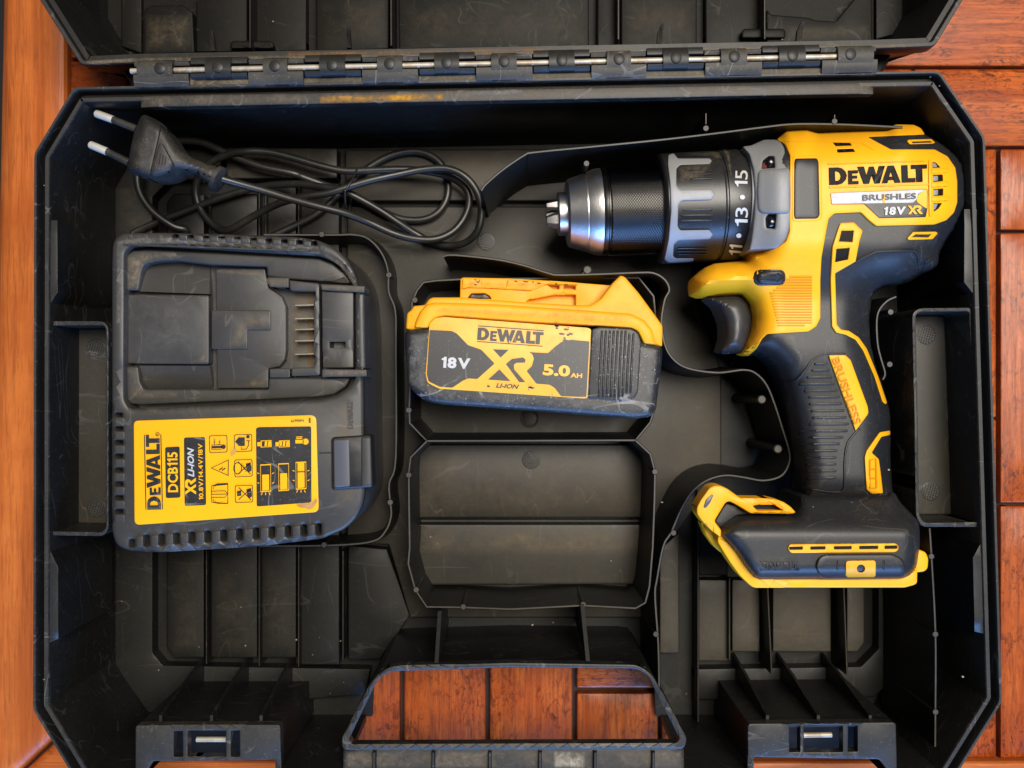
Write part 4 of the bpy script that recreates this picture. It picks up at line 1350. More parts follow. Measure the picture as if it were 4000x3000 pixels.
def Hbody(U, V):
    P = np.stack([np.asarray(U, float), np.asarray(V, float)], 1)
    dd = poly_dist(P, _bp)
    ins = poly_in(P, _bp)
    dd = np.where(ins, dd, 0.0)
    low = sstep(P[:, 1], 930, 1190)
    T = 0.0305 * (1 - low) + 0.0225 * low
    T = T - 0.0025 * sstep(P[:, 1], 1350, 1600)
    r = 150 * (1 - low) + 120 * low
    q = np.clip(1 - dd / r, 0, 1)
    return ZC0 + T * np.sqrt(np.clip(1 - q ** 2.3, 0.0, 1)) + 0.0008


shell = drape('handle_housing', bodyP, Hbody, M['rubber'], dr, r=0, step=16, mirror=ZC0, mk=0.45)


def sk(name, pts, mat, parent, lift=0.0010, r=7, rr=6, step=16, skirt=0.0022, holes=(), rz=None, H=Hbody, **kw):
    return drape(name, rnd(pts, rr, 3) if rr else pts, H, M[mat], parent, r=r, lift=lift, step=step, skirt=skirt, holes=holes, rz=rz, **kw)


y1 = R3([(690, 862), (705, 840), (740, 805), (870, 795), (940, 820), (1360, 795), (1420, 768), (1530, 770), (1575, 790), (1600, 830), (1248, 846), (1310, 880), (1390, 922), (1660, 922), (1740, 965), (1788, 1035), (1800, 1120), (1800, 1250), (1780, 1312), (1732, 1360), (1660, 1386), (1300, 1395), (1255, 1360), (1205, 1310), (1040, 1318), (1006, 1350), (992, 1420), (962, 1590)]) + \
    R6([(955, 300), (955, 540), (930, 592), (880, 625), (625, 640), (594, 670), (560, 732), (508, 776), (466, 764), (520, 640), (540, 540), (520, 450), (470, 400), (220, 412), (176, 390), (168, 292), (240, 230), (300, 205), (500, 185), (525, 100)]) + R3([(600, 1552), (690, 1528), (742, 1490), (764, 1430), (768, 960), (738, 890)])
vh = [ZM([(695, 292), (880, 292), (905, 328), (730, 334)]), ZM([(742, 368), (918, 362), (940, 396), (750, 404)]),
      ZM([(1775, 505), (1815, 512), (1862, 565), (1776, 570)]), ZM([(1780, 645), (1885, 640), (1890, 712), (1784, 722)]), ZM([(1786, 798), (1892, 792), (1890, 868), (1788, 872)]), ZM([(1785, 950), (1878, 950), (1840, 1010), (1790, 1042)])]
Y1 = sk('yellow_shell', y1, 'yellow', dr, lift=0.0012, r=5, holes=[rnd(h, 3, 2) for h in vh], mirror=ZC0, mk=0.45, step=15)
for h in vh:
    sk('vent_depth', h, 'hole', Y1, lift=0.0001, r=0, rr=0, step=18, skirt=0.0002)
for q in (ZM([(1780, 655), (1835, 652), (1838, 706), (1784, 716)]), ZM([(1786, 806), (1838, 802), (1836, 862), (1788, 866)]), ZM([(1776, 510), (1812, 520), (1830, 560), (1778, 564)]), ZM([(1786, 956), (1835, 954), (1812, 1010), (1790, 1030)])):
    sk('motor_rim', q, 'silver_paint', Y1, lift=0.0004, r=2, rr=4, step=18, skirt=0.0004)
# raised border round the badge and the rear guard bars
fr = ZM([(640, 520), (1700, 488), (1700, 500), (660, 534)])
sk('badge_ridge', fr, 'yellow', Y1, lift=0.0018, r=3, rr=2)
sk('badge_ridge', ZM([(660, 770), (1740, 738), (1740, 752), (662, 788)]), 'yellow', Y1, lift=0.0018, r=3, rr=2)
sk('badge_ridge', ZM([(1735, 480), (1765, 478), (1775, 1090), (1742, 1095)]), 'yellow', Y1, lift=0.0020, r=4, rr=3)
for y in (600, 750, 905):
    sk('guard_bar', ZM([(1765, y - 24), (1940, y - 30), (1958, y - 10), (1956, y + 18), (1768, y + 26)]), 'yellow', Y1, lift=0.0022, r=5, rr=6, skirt=0.003)
sk('top_ridge', ZM([(120, 285), (560, 280), (1000, 290), (1150, 378), (1000, 300), (560, 292)]), 'yellow', Y1, lift=0.0016, r=2, rr=2)
sk('side_pad', R3([(800, 978), (935, 976), (945, 1000), (952, 1330), (935, 1350), (800, 1352), (792, 1330), (794, 1000)]), 'rubber', dr, lift=0.0022, r=7, skirt=0.002)
sk('pad_recess', R3([(784, 960), (945, 958), (962, 985), (968, 1345), (948, 1366), (790, 1370), (780, 1345)]), 'yellow', Y1, lift=0.0015, r=4, rr=8, skirt=0.0006)
# badge
logo('logo_lettering', *ZM([(1192, 641)])[0], 1058 * 800 / 2212, 186 * 800 / 2212, Hbody, M['letter'], dr, ang=-1.9, thick=0.0019, r=1.5)
bd = sk('badge', ZM([(672, 838), (1712, 798), (1724, 812), (1722, 1018), (1704, 1102), (1204, 1114), (1040, 962), (684, 964)]), 'print', dr, lift=0.0015, r=2, rr=4, skirt=0.0008)
sk('badge_silver', ZM([(678, 842), (1706, 803), (1690, 812), (1622, 850), (1606, 905), (1566, 944), (690, 958)]), 'white', bd, lift=0.0016, r=0, rr=2, skirt=0.0003)
sk('badge_tear', ZM([(1706, 800), (1718, 815), (1716, 1010), (1640, 960), (1606, 930), (1612, 880), (1640, 845)]), 'yellow', bd, lift=0.0017, r=0, rr=5, skirt=0.0003)
sk('badge_tear', ZM([(1225, 850), (1262, 852), (1275, 905), (1262, 950), (1240, 940), (1230, 900)]), 'yellow', bd, lift=0.0018, r=0, rr=4, skirt=0.0003)
zk = 800 / 2212
text('badge_text', 'BRUSHLES', *ZM([(1312, 880)])[0], 580 * zk, 64 * zk, lambda U, V: Hbody(U, V) + 0.0019, M['print'], bd, ang=-2.0, bold=0.02, extr=0.0002)
text('badge_text', '18V', *ZM([(1374, 1032)])[0], 236 * zk, 90 * zk, lambda U, V: Hbody(U, V) + 0.0018, M['white'], bd, ang=-1.5, shear=0.12, bold=0.05, extr=0.0002)
xr('xr_mark', *ZM([(1592, 1022)])[0], 160 * zk, 92 * zk, lambda U, V: Hbody(U, V) + 0.0018, M['yellow'], bd, ang=-1.5)
# rear upper black grip with its vent
for q, hq in ((R3([(1490, 872), (1500, 862), (1640, 858), (1664, 880), (1650, 886), (1508, 890)]), R3([(1518, 874), (1636, 870), (1644, 880), (1524, 884)])),
              (R3([(1492, 1470), (1528, 1432), (1668, 1430), (1680, 1440), (1648, 1476), (1500, 1480)]), R3([(1518, 1464), (1542, 1446), (1640, 1446), (1622, 1466)]))):
    sk('vent_frame', q, 'yellow', dr, lift=0.0012, r=3, rr=3, holes=[hq], skirt=0.002)
# yellow outline of the handle with two windows
y2 = R3([(1078, 1376), (1162, 1372), (1216, 1424), (1196, 1490), (1172, 1616)]) + R6([(1168, 195), (1046, 266), (1056, 580), (1082, 612), (1132, 620), (1192, 660), (1242, 730), (1312, 900), (1366, 1062), (1358, 1074), (1338, 1056), (1288, 900), (1220, 742), (1172, 674), (1110, 644), (1052, 632), (1026, 592), (1018, 300), (1030, 100)]) + R3([(1062, 1420)])
wins = [R3([(1086, 1424), (1160, 1424), (1152, 1494), (1070, 1490)]), R3([(1054, 1536), (1136, 1530), (1124, 1602), (1046, 1618)])]
Y2 = sk('yellow_trim', y2, 'yellow', dr, lift=0.0012, r=5, rr=5, holes=wins, skirt=0.0028)
for w_ in wins:
    sk('vent_depth', w_, 'hole', Y2, lift=0.0001, r=0, rr=0, skirt=0.0002)
# ridges of the rubber overmould
def ridge(pts, w=7, lift=0.0009, name='overmould_ridge', mat='rubber', parent=None):
    return sk(name, stroke_poly(smooth_line(pts, 4), w), mat, parent or shell, lift=lift, r=2.4, rr=0, step=None, skirt=0.001)


ridge(R6([(1172, 196), (1290, 140), (1330, 132), (1500, 126), (1545, 135), (1560, 170), (1570, 260)]))
ridge(R6([(715, 946), (800, 930), (860, 865), (910, 800), (970, 766), (1040, 757), (1110, 760)]))
ridge(R6([(1200, 1222), (1150, 1275), (1120, 1330), (1108, 1420), (1106, 1560), (1095, 1605), (1065, 1618), (980, 1612), (845, 1588)]))
for i, (a, b, y) in enumerate([(922, 1000, 822), (905, 1015, 862), (875, 1030, 905), (828, 1045, 947), (860, 1060, 988), (885, 1075, 1028), (890, 1090, 1070), (900, 1105, 1112), (910, 1118, 1154), (890, 1132, 1195), (830, 1125, 1238), (815, 1098, 1278), (832, 1075, 1318), (845, 1062, 1360), (860, 1055, 1402), (870, 1055, 1443), (872, 1055, 1485), (878, 1052, 1528)]):
    sk('grip_rib', rnd(R6(stroke_poly([(a, y + 2), (b, y - 1)], 15)), 4, 2), 'rubber', shell, lift=0.0010, r=2.6, rr=0, step=None, skirt=0.0012)
for k in range(19):
    y = 288 + k * 16.6
    a = 766 - max(0, 6 - k) * 0 - min(k, 6) * 20 + (max(0, k - 6)) * 4
    b = 905 - (k == 18) * 45
    sk('shell_rib', R6(stroke_poly([(a, y), (b, y)], 6)), 'mould_orange', Y1, lift=0.0016, r=0, rr=0, step=None, skirt=0.0005)
bg = sk('grip_badge', R6([(1005, 770), (1108, 768), (1142, 800), (1248, 1090), (1252, 1130), (1172, 1238), (1160, 1200)]), 'yellow', dr, lift=0.0013, r=5, rr=7)
text('badge_text', 'BRUSHLESS', *R6([(1118, 990)])[0], 430 * .6329, 48 * .6329, lambda U, V: Hbody(U, V) + 0.0013, M['mould_orange'], bg, ang=71, bold=0.02, extr=0.0004)
y4 = sk('yellow_inlay', R6([(1322, 1246), (1386, 1236), (1386, 1262), (1332, 1274), (1272, 1372), (1316, 1412), (1328, 1500), (1342, 1622), (1272, 1628), (1240, 1600), (1228, 1400), (1240, 1360)]), 'yellow', dr, lift=0.0012, r=5, rr=5)
multi('inlay_relief', [drape_data(stroke_poly(R6(l), 6), Hbody, r=0, lift=0.0016, skirt=0.0006) for l in ([(1262, 1420), (1262, 1590), (1300, 1590)], [(1262, 1420), (1298, 1408), (1302, 1590)], [(1262, 1476), (1298, 1474)], [(1262, 1532), (1300, 1530)])], M['mould_orange'], y4)
# direction switch
sk('switch_well', R6(rect(540, 240, 742, 342, 48, 6)), 'black', dr, lift=0.0013, r=3, rr=0)
sw = sk('direction_switch', R6(rect(568, 250, 738, 334, 40, 6)), 'rubber', dr, lift=0.0028, r=10, rr=0, skirt=0.002, step=12)
multi('switch_arrow', [drape_data(stroke_poly(R6(l), 4), Hbody, r=0, lift=0.0031, skirt=0.0003) for l in ([(590, 276), (680, 276)], [(590, 308), (680, 308)], [(688, 318), (724, 292), (690, 262)])], M['black'], sw)
# trigger
tp = rnd(R6([(222, 408), (350, 396), (465, 396), (515, 440), (545, 530), (535, 630), (505, 720), (470, 755), (345, 766), (322, 745), (352, 665), (350, 570), (312, 475)]), 14, 3)


def Htrig(U, V):
    P = np.stack([U, V], 1)
    dd = np.where(poly_in(P, tp), poly_dist(P, tp), 0)
    q = np.clip(1 - dd / 62.0, 0, 1)
    return ZC0 + 0.0145 * np.sqrt(np.clip(1 - q ** 2.2, 0, 1)) + 0.0004


tr = drape('trigger', tp, Htrig, plastic('trigger_plastic', (0.024, 0.024, 0.025), (0.09, 0.086, 0.08), 0.4, 0.42, 3000, 0.15, scratch=0.35), dr, r=0, step=10, mirror=ZC0, mk=0.7)
# rear lug
sk('rear_lug', R6([(1600, 190), (1676, 140), (1690, 170), (1680, 212), (1640, 244), (1585, 262)]), 'rubber', dr, lift=0.0012, r=10, rr=8, step=12, skirt=0.01)

# ---- gear case (grey casting)
gc = ZN([(832, 200), (920, 190), (1060, 128), (1180, 126), (1235, 145), (1285, 215), (1325, 290), (1345, 380), (1358, 600), (1355, 950), (1340, 1090), (1310, 1200), (1260, 1270), (1190, 1305), (905, 1320), (930, 1200), (958, 950), (968, 700), (950, 450), (905, 280)])
scr = [rnd(ZN([(1050, 355), (1110, 305), (1172, 306), (1182, 432), (1035, 440)]), 5, 2), rnd(ZN([(1080, 975), (1110, 930), (1198, 925), (1180, 1092), (1088, 1080)]), 5, 2)]
def Hgear(U, V):
    U = np.asarray(U, float); V = np.asarray(V, float)
    q = np.clip(np.abs(V - (818 - 0.045 * (U - 2590) + 6)) / 262.0, 0, 0.98)
    t = sstep(U, 2930, 3060)
    return ZC0 + (0.0262 + 0.0046 * t) * (1 - q ** 3.2) ** (1 / 3.2)


G0 = sk('gear_case', gc, 'gray_metal', dr, H=Hgear, lift=0.0016, r=8, rr=8, holes=scr, skirt=0.02, step=13)
sk('gear_pad', ZN([(1000, 480), (1030, 455), (1345, 430), (1352, 700), (1350, 920), (1200, 925), (1040, 915), (1000, 880), (990, 700)]), 'gray_metal', G0, H=Hgear, lift=0.0028, r=9, rr=16, skirt=0.002, step=13)
for q, (sx, sy), red in ((scr[0], (1145, 362), True), (scr[1], (1158, 1010), False)):
    w_ = sk('screw_well', q, 'hole', G0, H=Hgear, lift=-0.0006, r=0, rr=0, step=None, skirt=0.0002)
    p = ZN([(sx, sy)])[0]
    z = float(Hgear(np.array([p[0]]), np.array([p[1]]))[0])
    c = Vector(W(*p, z + 0.0014))
    vv, ff = lathe_data(c, c - Vector((0, 0, 0.003)), [(0, 0.0003), (0.08, 0.0014), (0.35, 0.0022), (1, 0.0024)], 16)
    mesh('screw', vv, ff, M['screw'], G0)
    if red:
        sk('red_mark', ZN([(1032, 432), (1062, 372), (1098, 368), (1092, 432)]), 'red', G0, H=Hgear, lift=0.0002, r=0, rr=2, step=None, skirt=0.0002)

# ---- torque collar and chuck, turned about the drill axis
def axv(u):
    return 818 - 0.045 * (u - 2590)


DAX = CAMZ - ZC0


def AP(u):
    return Vector(W(u, axv(u), ZC0))


def turned(name, prof, mat, parent, n=64):
    """prof = [(pixel u along the axis, radius in px)]"""
    prof = [(2000 + (u - 2000) * (DAX - r * DAX / FPX) / DAX, r) for u, r in prof]
    prof = [(u, r) if i == 0 else (max(u, max(p[0] for p in prof[:i]) + 0.2), r) for i, (u, r) in enumerate(prof)]
    u0, u1 = prof[0][0], prof[-1][0]
    P = [((u - u0) / (u1 - u0), r * DAX / FPX) for u, r in prof]
    V, F = lathe_data(AP(u0), AP(u1), P, n)
    return mesh(name, V, F, M[mat], parent, 30)


def Hcyl(rpx):
    R_ = rpx * DAX / FPX

    def f(U, V):
        U = np.asarray(U, float); V = np.asarray(V, float)
        z = np.full(len(U), ZC0 + R_ * 0.8)
        for _ in range(25):
            y = -(V - 1500) * (CAMZ - z) / FPX
            x = (U - 2000) * (CAMZ - z) / FPX
            # axis line y at this x
            a0, a1 = AP(2200), AP(3000)
            ya = a0.y + (a1.y - a0.y) * (x - a0.x) / (a1.x - a0.x)
            zn = ZC0 + np.sqrt(np.clip(R_ ** 2 - (y - ya) ** 2, 0, None))
            z = 0.5 * z + 0.5 * zn
        return z
    return f


col = turned('torque_collar', [(2600, 195), (2604, 202), (2614, 209), (2640, 211), (2836, 212), (2842, 207), (2848, 207), (2852, 213), (2930, 214), (2944, 208), (2948, 200)], 'black', dr)
ring = sk('silver_crown', ZC([(1690, 290), (1745, 272), (1790, 330), (2135, 328), (2160, 355), (2135, 388), (1815, 400), (1775, 440), (1775, 620), (1815, 668), (2150, 660), (2195, 715), (2155, 775), (1835, 785), (1797, 830), (1788, 1060), (1815, 1105), (2130, 1100), (2172, 1150), (2135, 1200), (1795, 1215), (1748, 1260), (1738, 1385), (1765, 1408), (1960, 1408), (1960, 1436), (1700, 1450), (1650, 1415), (1692, 1200), (1718, 900), (1708, 600), (1684, 390)]), 'silver_paint', col, H=Hcyl(212), lift=0.0010, r=4, rr=6, step=12, skirt=0.0016)
sk('scale_edge', stroke_poly(smooth_line(ZN([(842, 205), (890, 290), (925, 400), (945, 550), (950, 750), (938, 950), (905, 1180), (858, 1330), (845, 1400)]), 4), 9), 'silver_paint', col, H=Hcyl(213), lift=0.0006, r=2, rr=0, step=None, skirt=0.001)
for yy, x0, x1 in ((455, 1900, 2180), (495, 1920, 2165), (545, 1930, 2165), (885, 1850, 2165), (942, 1830, 2170), (1000, 1820, 2160), (1305, 1790, 2100), (1338, 1780, 2110), (1372, 1790, 2100), (300, 1800, 2150)):
    sk('collar_rib', rnd(ZC(stroke_poly([(x0, yy + 2), (x1, yy - 2)], 15)), 2, 2), 'black', col, H=Hcyl(212), lift=0.0008, r=2, rr=0, step=None, skirt=0.001)
for s_, x, y, w, h in (('15', 818, 545, 178, 138), ('13', 820, 958, 200, 138), ('11', 757, 1318, 110, 138)):
    text('scale_number', s_, *ZN([(x, y)])[0], w * zk, h * zk, Hcyl(215), M['white'], col, ang=-88 if s_ != '11' else -84, bold=0.006, extr=0.0003)
for x, y in ((830, 747), (791, 1163)):
    sk('scale_dot', circ(*ZN([(x, y)])[0], 10, 16, 9), 'white', col, H=Hcyl(215), lift=0.0003, r=0, rr=0, step=None, skirt=0.0002)

kn = NT('knurled_steel')
kn.b.inputs['Metallic'].default_value = 1.0
kn.color((0.045, 0.044, 0.043))
kn.rough(0.20)
wv = []
for ang in (38, -38):
    mp = kn.n('ShaderNodeMapping')
    mp.inputs['Rotation'].default_value = (0, 0, math.radians(ang))
    kn.l(kn.tc.outputs['Object'], mp.inputs['Vector'])
    w_ = kn.n('ShaderNodeTexWave')
    w_.inputs['Scale'].default_value = 340
    w_.inputs['Distortion'].default_value = 0.3
    kn.l(mp.outputs[0], w_.inputs['Vector'])
    wv.append(w_.outputs['Fac'])
kn.bump(kn.math('MULTIPLY', wv[0], wv[1]), 0.55, 0.0003)
M['knurl'] = kn.m
chk = turned('chuck_sleeve', [(2388, 166), (2391, 168), (2394, 170), (2590, 172), (2606, 170), (2610, 166)], 'knurl', dr)
turned('sleeve_band', [(2360, 163), (2362, 165), (2366, 167), (2380, 168), (2384, 164), (2392, 164), (2393, 163)], 'dark_steel', chk)
nose = turned('chuck_nose', [(2220, 118), (2223, 124), (2229, 130), (2296, 150), (2298, 147), (2302, 147), (2304, 153), (2340, 165), (2361, 167), (2363, 165)], 'steel', dr)
turned('nose_ring', [(2182, 78), (2184, 81), (2188, 84), (2222, 85), (2224, 85)], 'steel', nose)
for (dx, dy, dz, s_) in ((0, -32, 12, 0.8), (0, 28, 14, 1.25), (0, 0, -34, 1.0)):
    c0, c1 = AP(2196), AP(2133)
    off = Vector((0, -dy * DAX / FPX, dz * DAX / FPX))
    V, F = lathe_data(c0 + off, c1 + off, [(0, 0.0036 * s_), (0.5, 0.0030 * s_), (0.96, 0.0019 * s_), (1.0, 0.0014 * s_)], 6)
    mesh('chuck_jaw', V, F, M['steel'], nose, 20)

# ---- foot of the drill
ftP = rnd(ZF([(335, 500), (370, 425), (480, 332), (580, 326), (960, 330), (1000, 165), (1400, 178), (1780, 152), (1822, 232), (1900, 312), (1965, 378), (1984, 440), (1986, 600), (1962, 760), (1910, 842), (1850, 874), (640, 882), (560, 800), (465, 655)]), 12, 3)
(_, fy0), (_, fy1) = ZF([(0, 190), (0, 520)])


def Hfoot(U, V):
    P = np.stack([np.asarray(U, float), np.asarray(V, float)], 1)
    dd = np.where(poly_in(P, ftP), poly_dist(P, ftP), 0)
    t = sstep(P[:, 1], fy0, fy1)
    T = 0.0205 * (1 - t) + 0.0335 * t
    q = np.clip(1 - dd / 55.0, 0, 1)
    return ZC0 + T * (0.55 + 0.45 * np.sqrt(np.clip(1 - q ** 2.2, 0, 1)))


ft = drape('foot', ftP, Hfoot, M['rubber'], dr, r=0, step=13, zbot=ZC0 - 0.012)
yb = plate('foot_rim', rnd(ZF([(330, 480), (480, 640), (580, 790), (660, 870), (1840, 862), (1900, 835), (1950, 770), (1966, 800), (1963, 900), (1940, 916), (1860, 938), (620, 939), (585, 918), (500, 835), (420, 725), (370, 645), (320, 560)]), 8, 3), ZC0 + 0.0240, M['yellow'], dr, thick=0.010, r=7)
plate('foot_tab', rnd(ZF([(1950, 625), (1990, 628), (2035, 648), (2056, 700), (2050, 780), (2022, 806), (1950, 814)]), 8, 3), ZC0 + 0.0180, M['yellow'], yb, thick=0.02, r=9)
hk = plate('lamp_frame', rnd(ZF([(150, 330), (150, 280), (180, 220), (255, 115), (300, 97), (350, 100), (400, 122), (510, 202), (760, 205), (860, 230), (920, 270), (966, 320), (940, 330), (590, 328), (480, 260), (420, 228), (388, 238), (295, 390), (355, 470), (348, 525), (300, 492), (195, 395)]), 9, 3), ZC0 + 0.0260, M['yellow'], dr, thick=0.010, r=8, holes=[rnd(ZF([(612, 266), (660, 256), (790, 256), (864, 304), (650, 306)]), 4, 2)])
plate('lamp_window', ZF([(600, 250), (880, 250), (890, 315), (640, 318)]), ZC0 + 0.021, M['hole'], hk, thick=0.004, r=0)
plate('lamp_bezel', rnd(ZF([(205, 280), (225, 215), (275, 170), (288, 178), (262, 240), (225, 285)]), 4, 2), ZC0 + 0.0264, M['lens'], hk, thick=0.001, r=3)
plate('lamp_lip', rnd(ZF([(180, 402), (200, 400), (330, 500), (384, 655), (350, 652), (290, 600), (222, 505)]), 8, 3), ZC0 + 0.0150, M['yellow'], hk, thick=0.006, r=8)
plate('lamp_housing', rnd(ZF([(300, 392), (392, 240), (480, 262), (590, 330), (480, 345), (372, 430), (345, 480)]), 6, 2), ZC0 + 0.020, M['rubber'], hk, thick=0.012, r=6)
sv = []
for a, b in ((912, 1022), (1086, 1208), (1280, 1424), (1488, 1642), (1696, 1800)):
    t = (a - 900) / 900
    sv.append(rnd(ZF([(a, 602 - 10 * t), (b, 600 - 10 * t), (b, 626 - 8 * t), (a, 628 - 8 * t)]), 3, 2))
vs = sk('foot_vent', ZF([(898, 618), (915, 582), (1790, 574), (1814, 600), (1806, 632), (1780, 648), (925, 654)]), 'yellow', dr, H=Hfoot, lift=0.0010, r=4, rr=8, holes=sv, skirt=0.0018)
for q in sv:
    sk('vent_depth', q, 'hole', vs, H=Hfoot, lift=0.0001, r=0, rr=0, step=None, skirt=0.0001)
bs = sk('foot_boss', ZF([(1132, 770), (1145, 715), (1175, 680), (1230, 664), (1760, 660), (1830, 690), (1866, 740), (1880, 810), (1850, 862), (1210, 878), (1160, 840)]), 'rubber', dr, H=Hfoot, lift=0.0018, r=9, rr=9, skirt=0.003)
ins = sk('boss_insert', ZF([(1378, 732), (1396, 718), (1612, 714), (1624, 730), (1622, 844), (1606, 852), (1392, 854), (1378, 838)]), 'yellow_dirty', bs, H=Hfoot, lift=0.0028, r=3, rr=4, holes=[circ(*ZF([(1502, 782)])[0], 16, 18)], skirt=0.001)
sk('boss_hole', circ(*ZF([(1502, 782)])[0], 16, 18), 'hole', ins, H=Hfoot, lift=0.0015, r=0, rr=0, step=None, skirt=0.0002)
for x in (1308, 1690):
    sk('boss_groove', ZF(stroke_poly([(x, 715), (x, 845)], 14)), 'black', bs, H=Hfoot, lift=0.0022, r=2, rr=0, step=None, skirt=0.0008)
logo('embossed_lettering', *ZF([(840, 762)])[0], 300 * 1050 / 2212, 62 * 1050 / 2212, Hfoot, M['rubber'], ft, ang=0.5, thick=0.0007, r=1.2)
multi('emboss_frame', [drape_data(stroke_poly(ZF(l), 3), Hfoot, r=0, lift=0.0007, skirt=0.0008) for l in ([(678, 728), (1000, 728)], [(678, 800), (1000, 800)])], M['rubber'], ft)

# ================================================================== power cord with plug
pc = thing('power_cord', 'coiled black mains cable with two-pin plug, tied with a thin strap', 'power cord', W(*ZK([(900, 600)])[0], 0.0125))


def kz(pts, conv, zs):
    P = conv(pts)
    if not isinstance(zs, (list, tuple)):
        zs = [zs] * len(P)
    return [(u, v, z) for (u, v), z in zip(P, zs)]


def ramp_z(n, a, b):
    return [a + (b - a) * i / max(1, n - 1) for i in range(n)]


path = []
# from the plug into the inner loop
L1 = [(0, 550), (250, 620), (480, 690), (700, 750), (950, 815), (1150, 890), (1350, 980), (1520, 1025), (1700, 1030), (1850, 965), (1950, 840), (1985, 700), (1940, 590), (1800, 505), (1600, 462), (1400, 450), (1150, 460), (950, 463), (760, 425), (500, 350), (300, 305), (120, 302)]
path += kz([(1340, 1095)], R1, 0.060) + kz(L1, ZK, ramp_z(6, 0.058, 0.030) + ramp_z(6, 0.027, 0.022) + ramp_z(10, 0.022, 0.028))
path += kz([(1420, 950), (1290, 1010), (1215, 1120), (1215, 1235), (1265, 1335), (1345, 1405)], R1, [0.026, 0.022, 0.018, 0.016, 0.016, 0.017])
L2 = [(0, 950), (200, 835), (400, 735), (600, 680), (800, 650), (950, 606), (1150, 545), (1400, 490), (1600, 452), (1800, 445), (1950, 512), (2050, 640), (2085, 800), (2055, 960), (1960, 1055), (1830, 1083), (1680, 1058), (1540, 985), (1400, 895), (1250, 795), (1100, 708), (960, 640), (800, 602), (600, 575), (440, 575), (270, 592)]
path += kz(L2, ZK, [0.022, 0.026, 0.030, 0.034, 0.035, 0.035, 0.034, 0.032, 0.031, 0.031, 0.031, 0.030, 0.028, 0.026, 0.022, 0.018, 0.017, 0.018, 0.021, 0.024, 0.027, 0.029, 0.028, 0.025, 0.022, 0.019])
path += kz([(80, 635)], ZK, 0.017) + kz([(1250, 1262), (1050, 1340), (880, 1412), (820, 1450)], R1, [0.016, 0.016, 0.015, 0.015])
path += kz([(880, 1520), (1050, 1500), (1150, 1425), (1070, 1395), (950, 1310), (870, 1200), (850, 1090), (880, 980), (980, 890), (1110, 868), (1250, 880), (1400, 945), (1600, 1025), (1800, 1068)], R1, [0.015, 0.015, 0.018, 0.021, 0.023, 0.024, 0.024, 0.024, 0.024, 0.024, 0.024, 0.024, 0.024, 0.023])
L3 = [(600, 512), (760, 572), (900, 620), (1050, 690), (1200, 770), (1330, 832), (1450, 868), (1600, 868), (1720, 812), (1795, 700), (1808, 560), (1760, 420), (1650, 330), (1500, 302), (1320, 342), (1150, 435), (1050, 520), (950, 610), (820, 740), (700, 830), (560, 905), (400, 980), (300, 1030)]
path += kz(L3, ZK, [0.021, 0.018, 0.016] + [0.0155] * 17 + [0.015] * 3)
pts3 = [W(u, v, z) for u, v, z in path]
V, F = tube_data(smooth_line(pts3, 6), 0.0019, 12)
mesh('cable', V, F, M['cable'], pc, 60)
tie = [W(*p, z) for p, z in zip(ZK([(1050, 452), (1010, 540), (965, 612), (952, 640), (955, 740), (958, 850), (985, 800), (1000, 700)]), [0.0315, 0.036, 0.0375, 0.0378, 0.034, 0.028, 0.022, 0.018])]
V, F = tube_data(smooth_line(tie, 5), 0.0006, 8)
mesh('cable_tie', V, F, M['black'], pc, 60)

PZ = 0.062
plP = rnd(ZQ([(1092, 880), (1108, 770), (1130, 640), (1165, 480), (1205, 380), (1248, 282), (1292, 268), (1400, 320), (1482, 368), (1530, 420), (1610, 540), (1700, 665), (1800, 740), (1950, 800), (2075, 832), (2060, 960), (2020, 1040), (1960, 1010), (1830, 905), (1700, 880), (1618, 870), (1590, 905), (1480, 955), (1345, 972), (1200, 930)]), 10, 3)


def Hplug(U, V):
    P = np.stack([np.asarray(U, float), np.asarray(V, float)], 1)
    dd = np.where(poly_in(P, plP), poly_dist(P, plP), 0)
    q = np.clip(1 - dd / 42.0, 0, 1)
    (u0, _), (u1, _) = ZQ([(1500, 0), (1950, 0)])
    T = 0.0105 - 0.0050 * sstep(P[:, 0], u0, u1)
    return PZ + T * np.sqrt(np.clip(1 - q ** 2.4, 0, 1)) + 0.0004


pl = drape('plug', plP, Hplug, M['plug'], pc, r=0, step=9, mirror=PZ)
# raised rear shield and its finger grooves, face step
drape('plug_face', rnd(ZQ([(1112, 860), (1135, 650), (1170, 490), (1250, 295), (1290, 285), (1462, 382), (1425, 560), (1335, 950), (1320, 952), (1130, 882)]), 6, 2), Hplug, M['plug'], pl, r=5, lift=0.0013, step=12, skirt=0.002)
drape('plug_shield', rnd(ZQ([(1445, 575), (1480, 590), (1590, 790), (1595, 860), (1500, 930), (1370, 960), (1360, 930), (1400, 720)]), 6, 2), Hplug, M['plug'], pl, r=5, lift=0.0018, step=12, skirt=0.002)
for k in range(5):
    x = 1430 + k * 30
    drape('finger_groove', ZQ(stroke_poly([(x + 26, 690 + k * 18), (x, 905 - k * 6)], 9)), Hplug, M['black'], pl, r=0, lift=0.0019, skirt=0.0003)
for k in range(3):
    x = 1850 + k * 62
    drape('strain_relief_slot', rnd(ZQ([(x, 880 + k * 22), (x + 28, 886 + k * 22), (x + 20, 985 + k * 24), (x - 4, 970 + k * 22)]), 3, 2), Hplug, M['hole'], pl, r=0, lift=0.0003, skirt=0.0003)
text('embossed_marks', '8S @ 2.5A', *ZQ([(1235, 700)])[0], 330 * .3617, 120 * .3617, lambda U, V: Hplug(U, V) + 0.0013, M['plug'], pl, ang=-78, bold=0.0, extr=0.0003)
a, b = ZQ([(2090, 862), (2030, 1075)])
c0, c1 = Vector(W(*ZQ([(2050, 955)])[0], PZ - 0.001)), Vector(W(*ZQ([(2110, 985)])[0], PZ - 0.001))
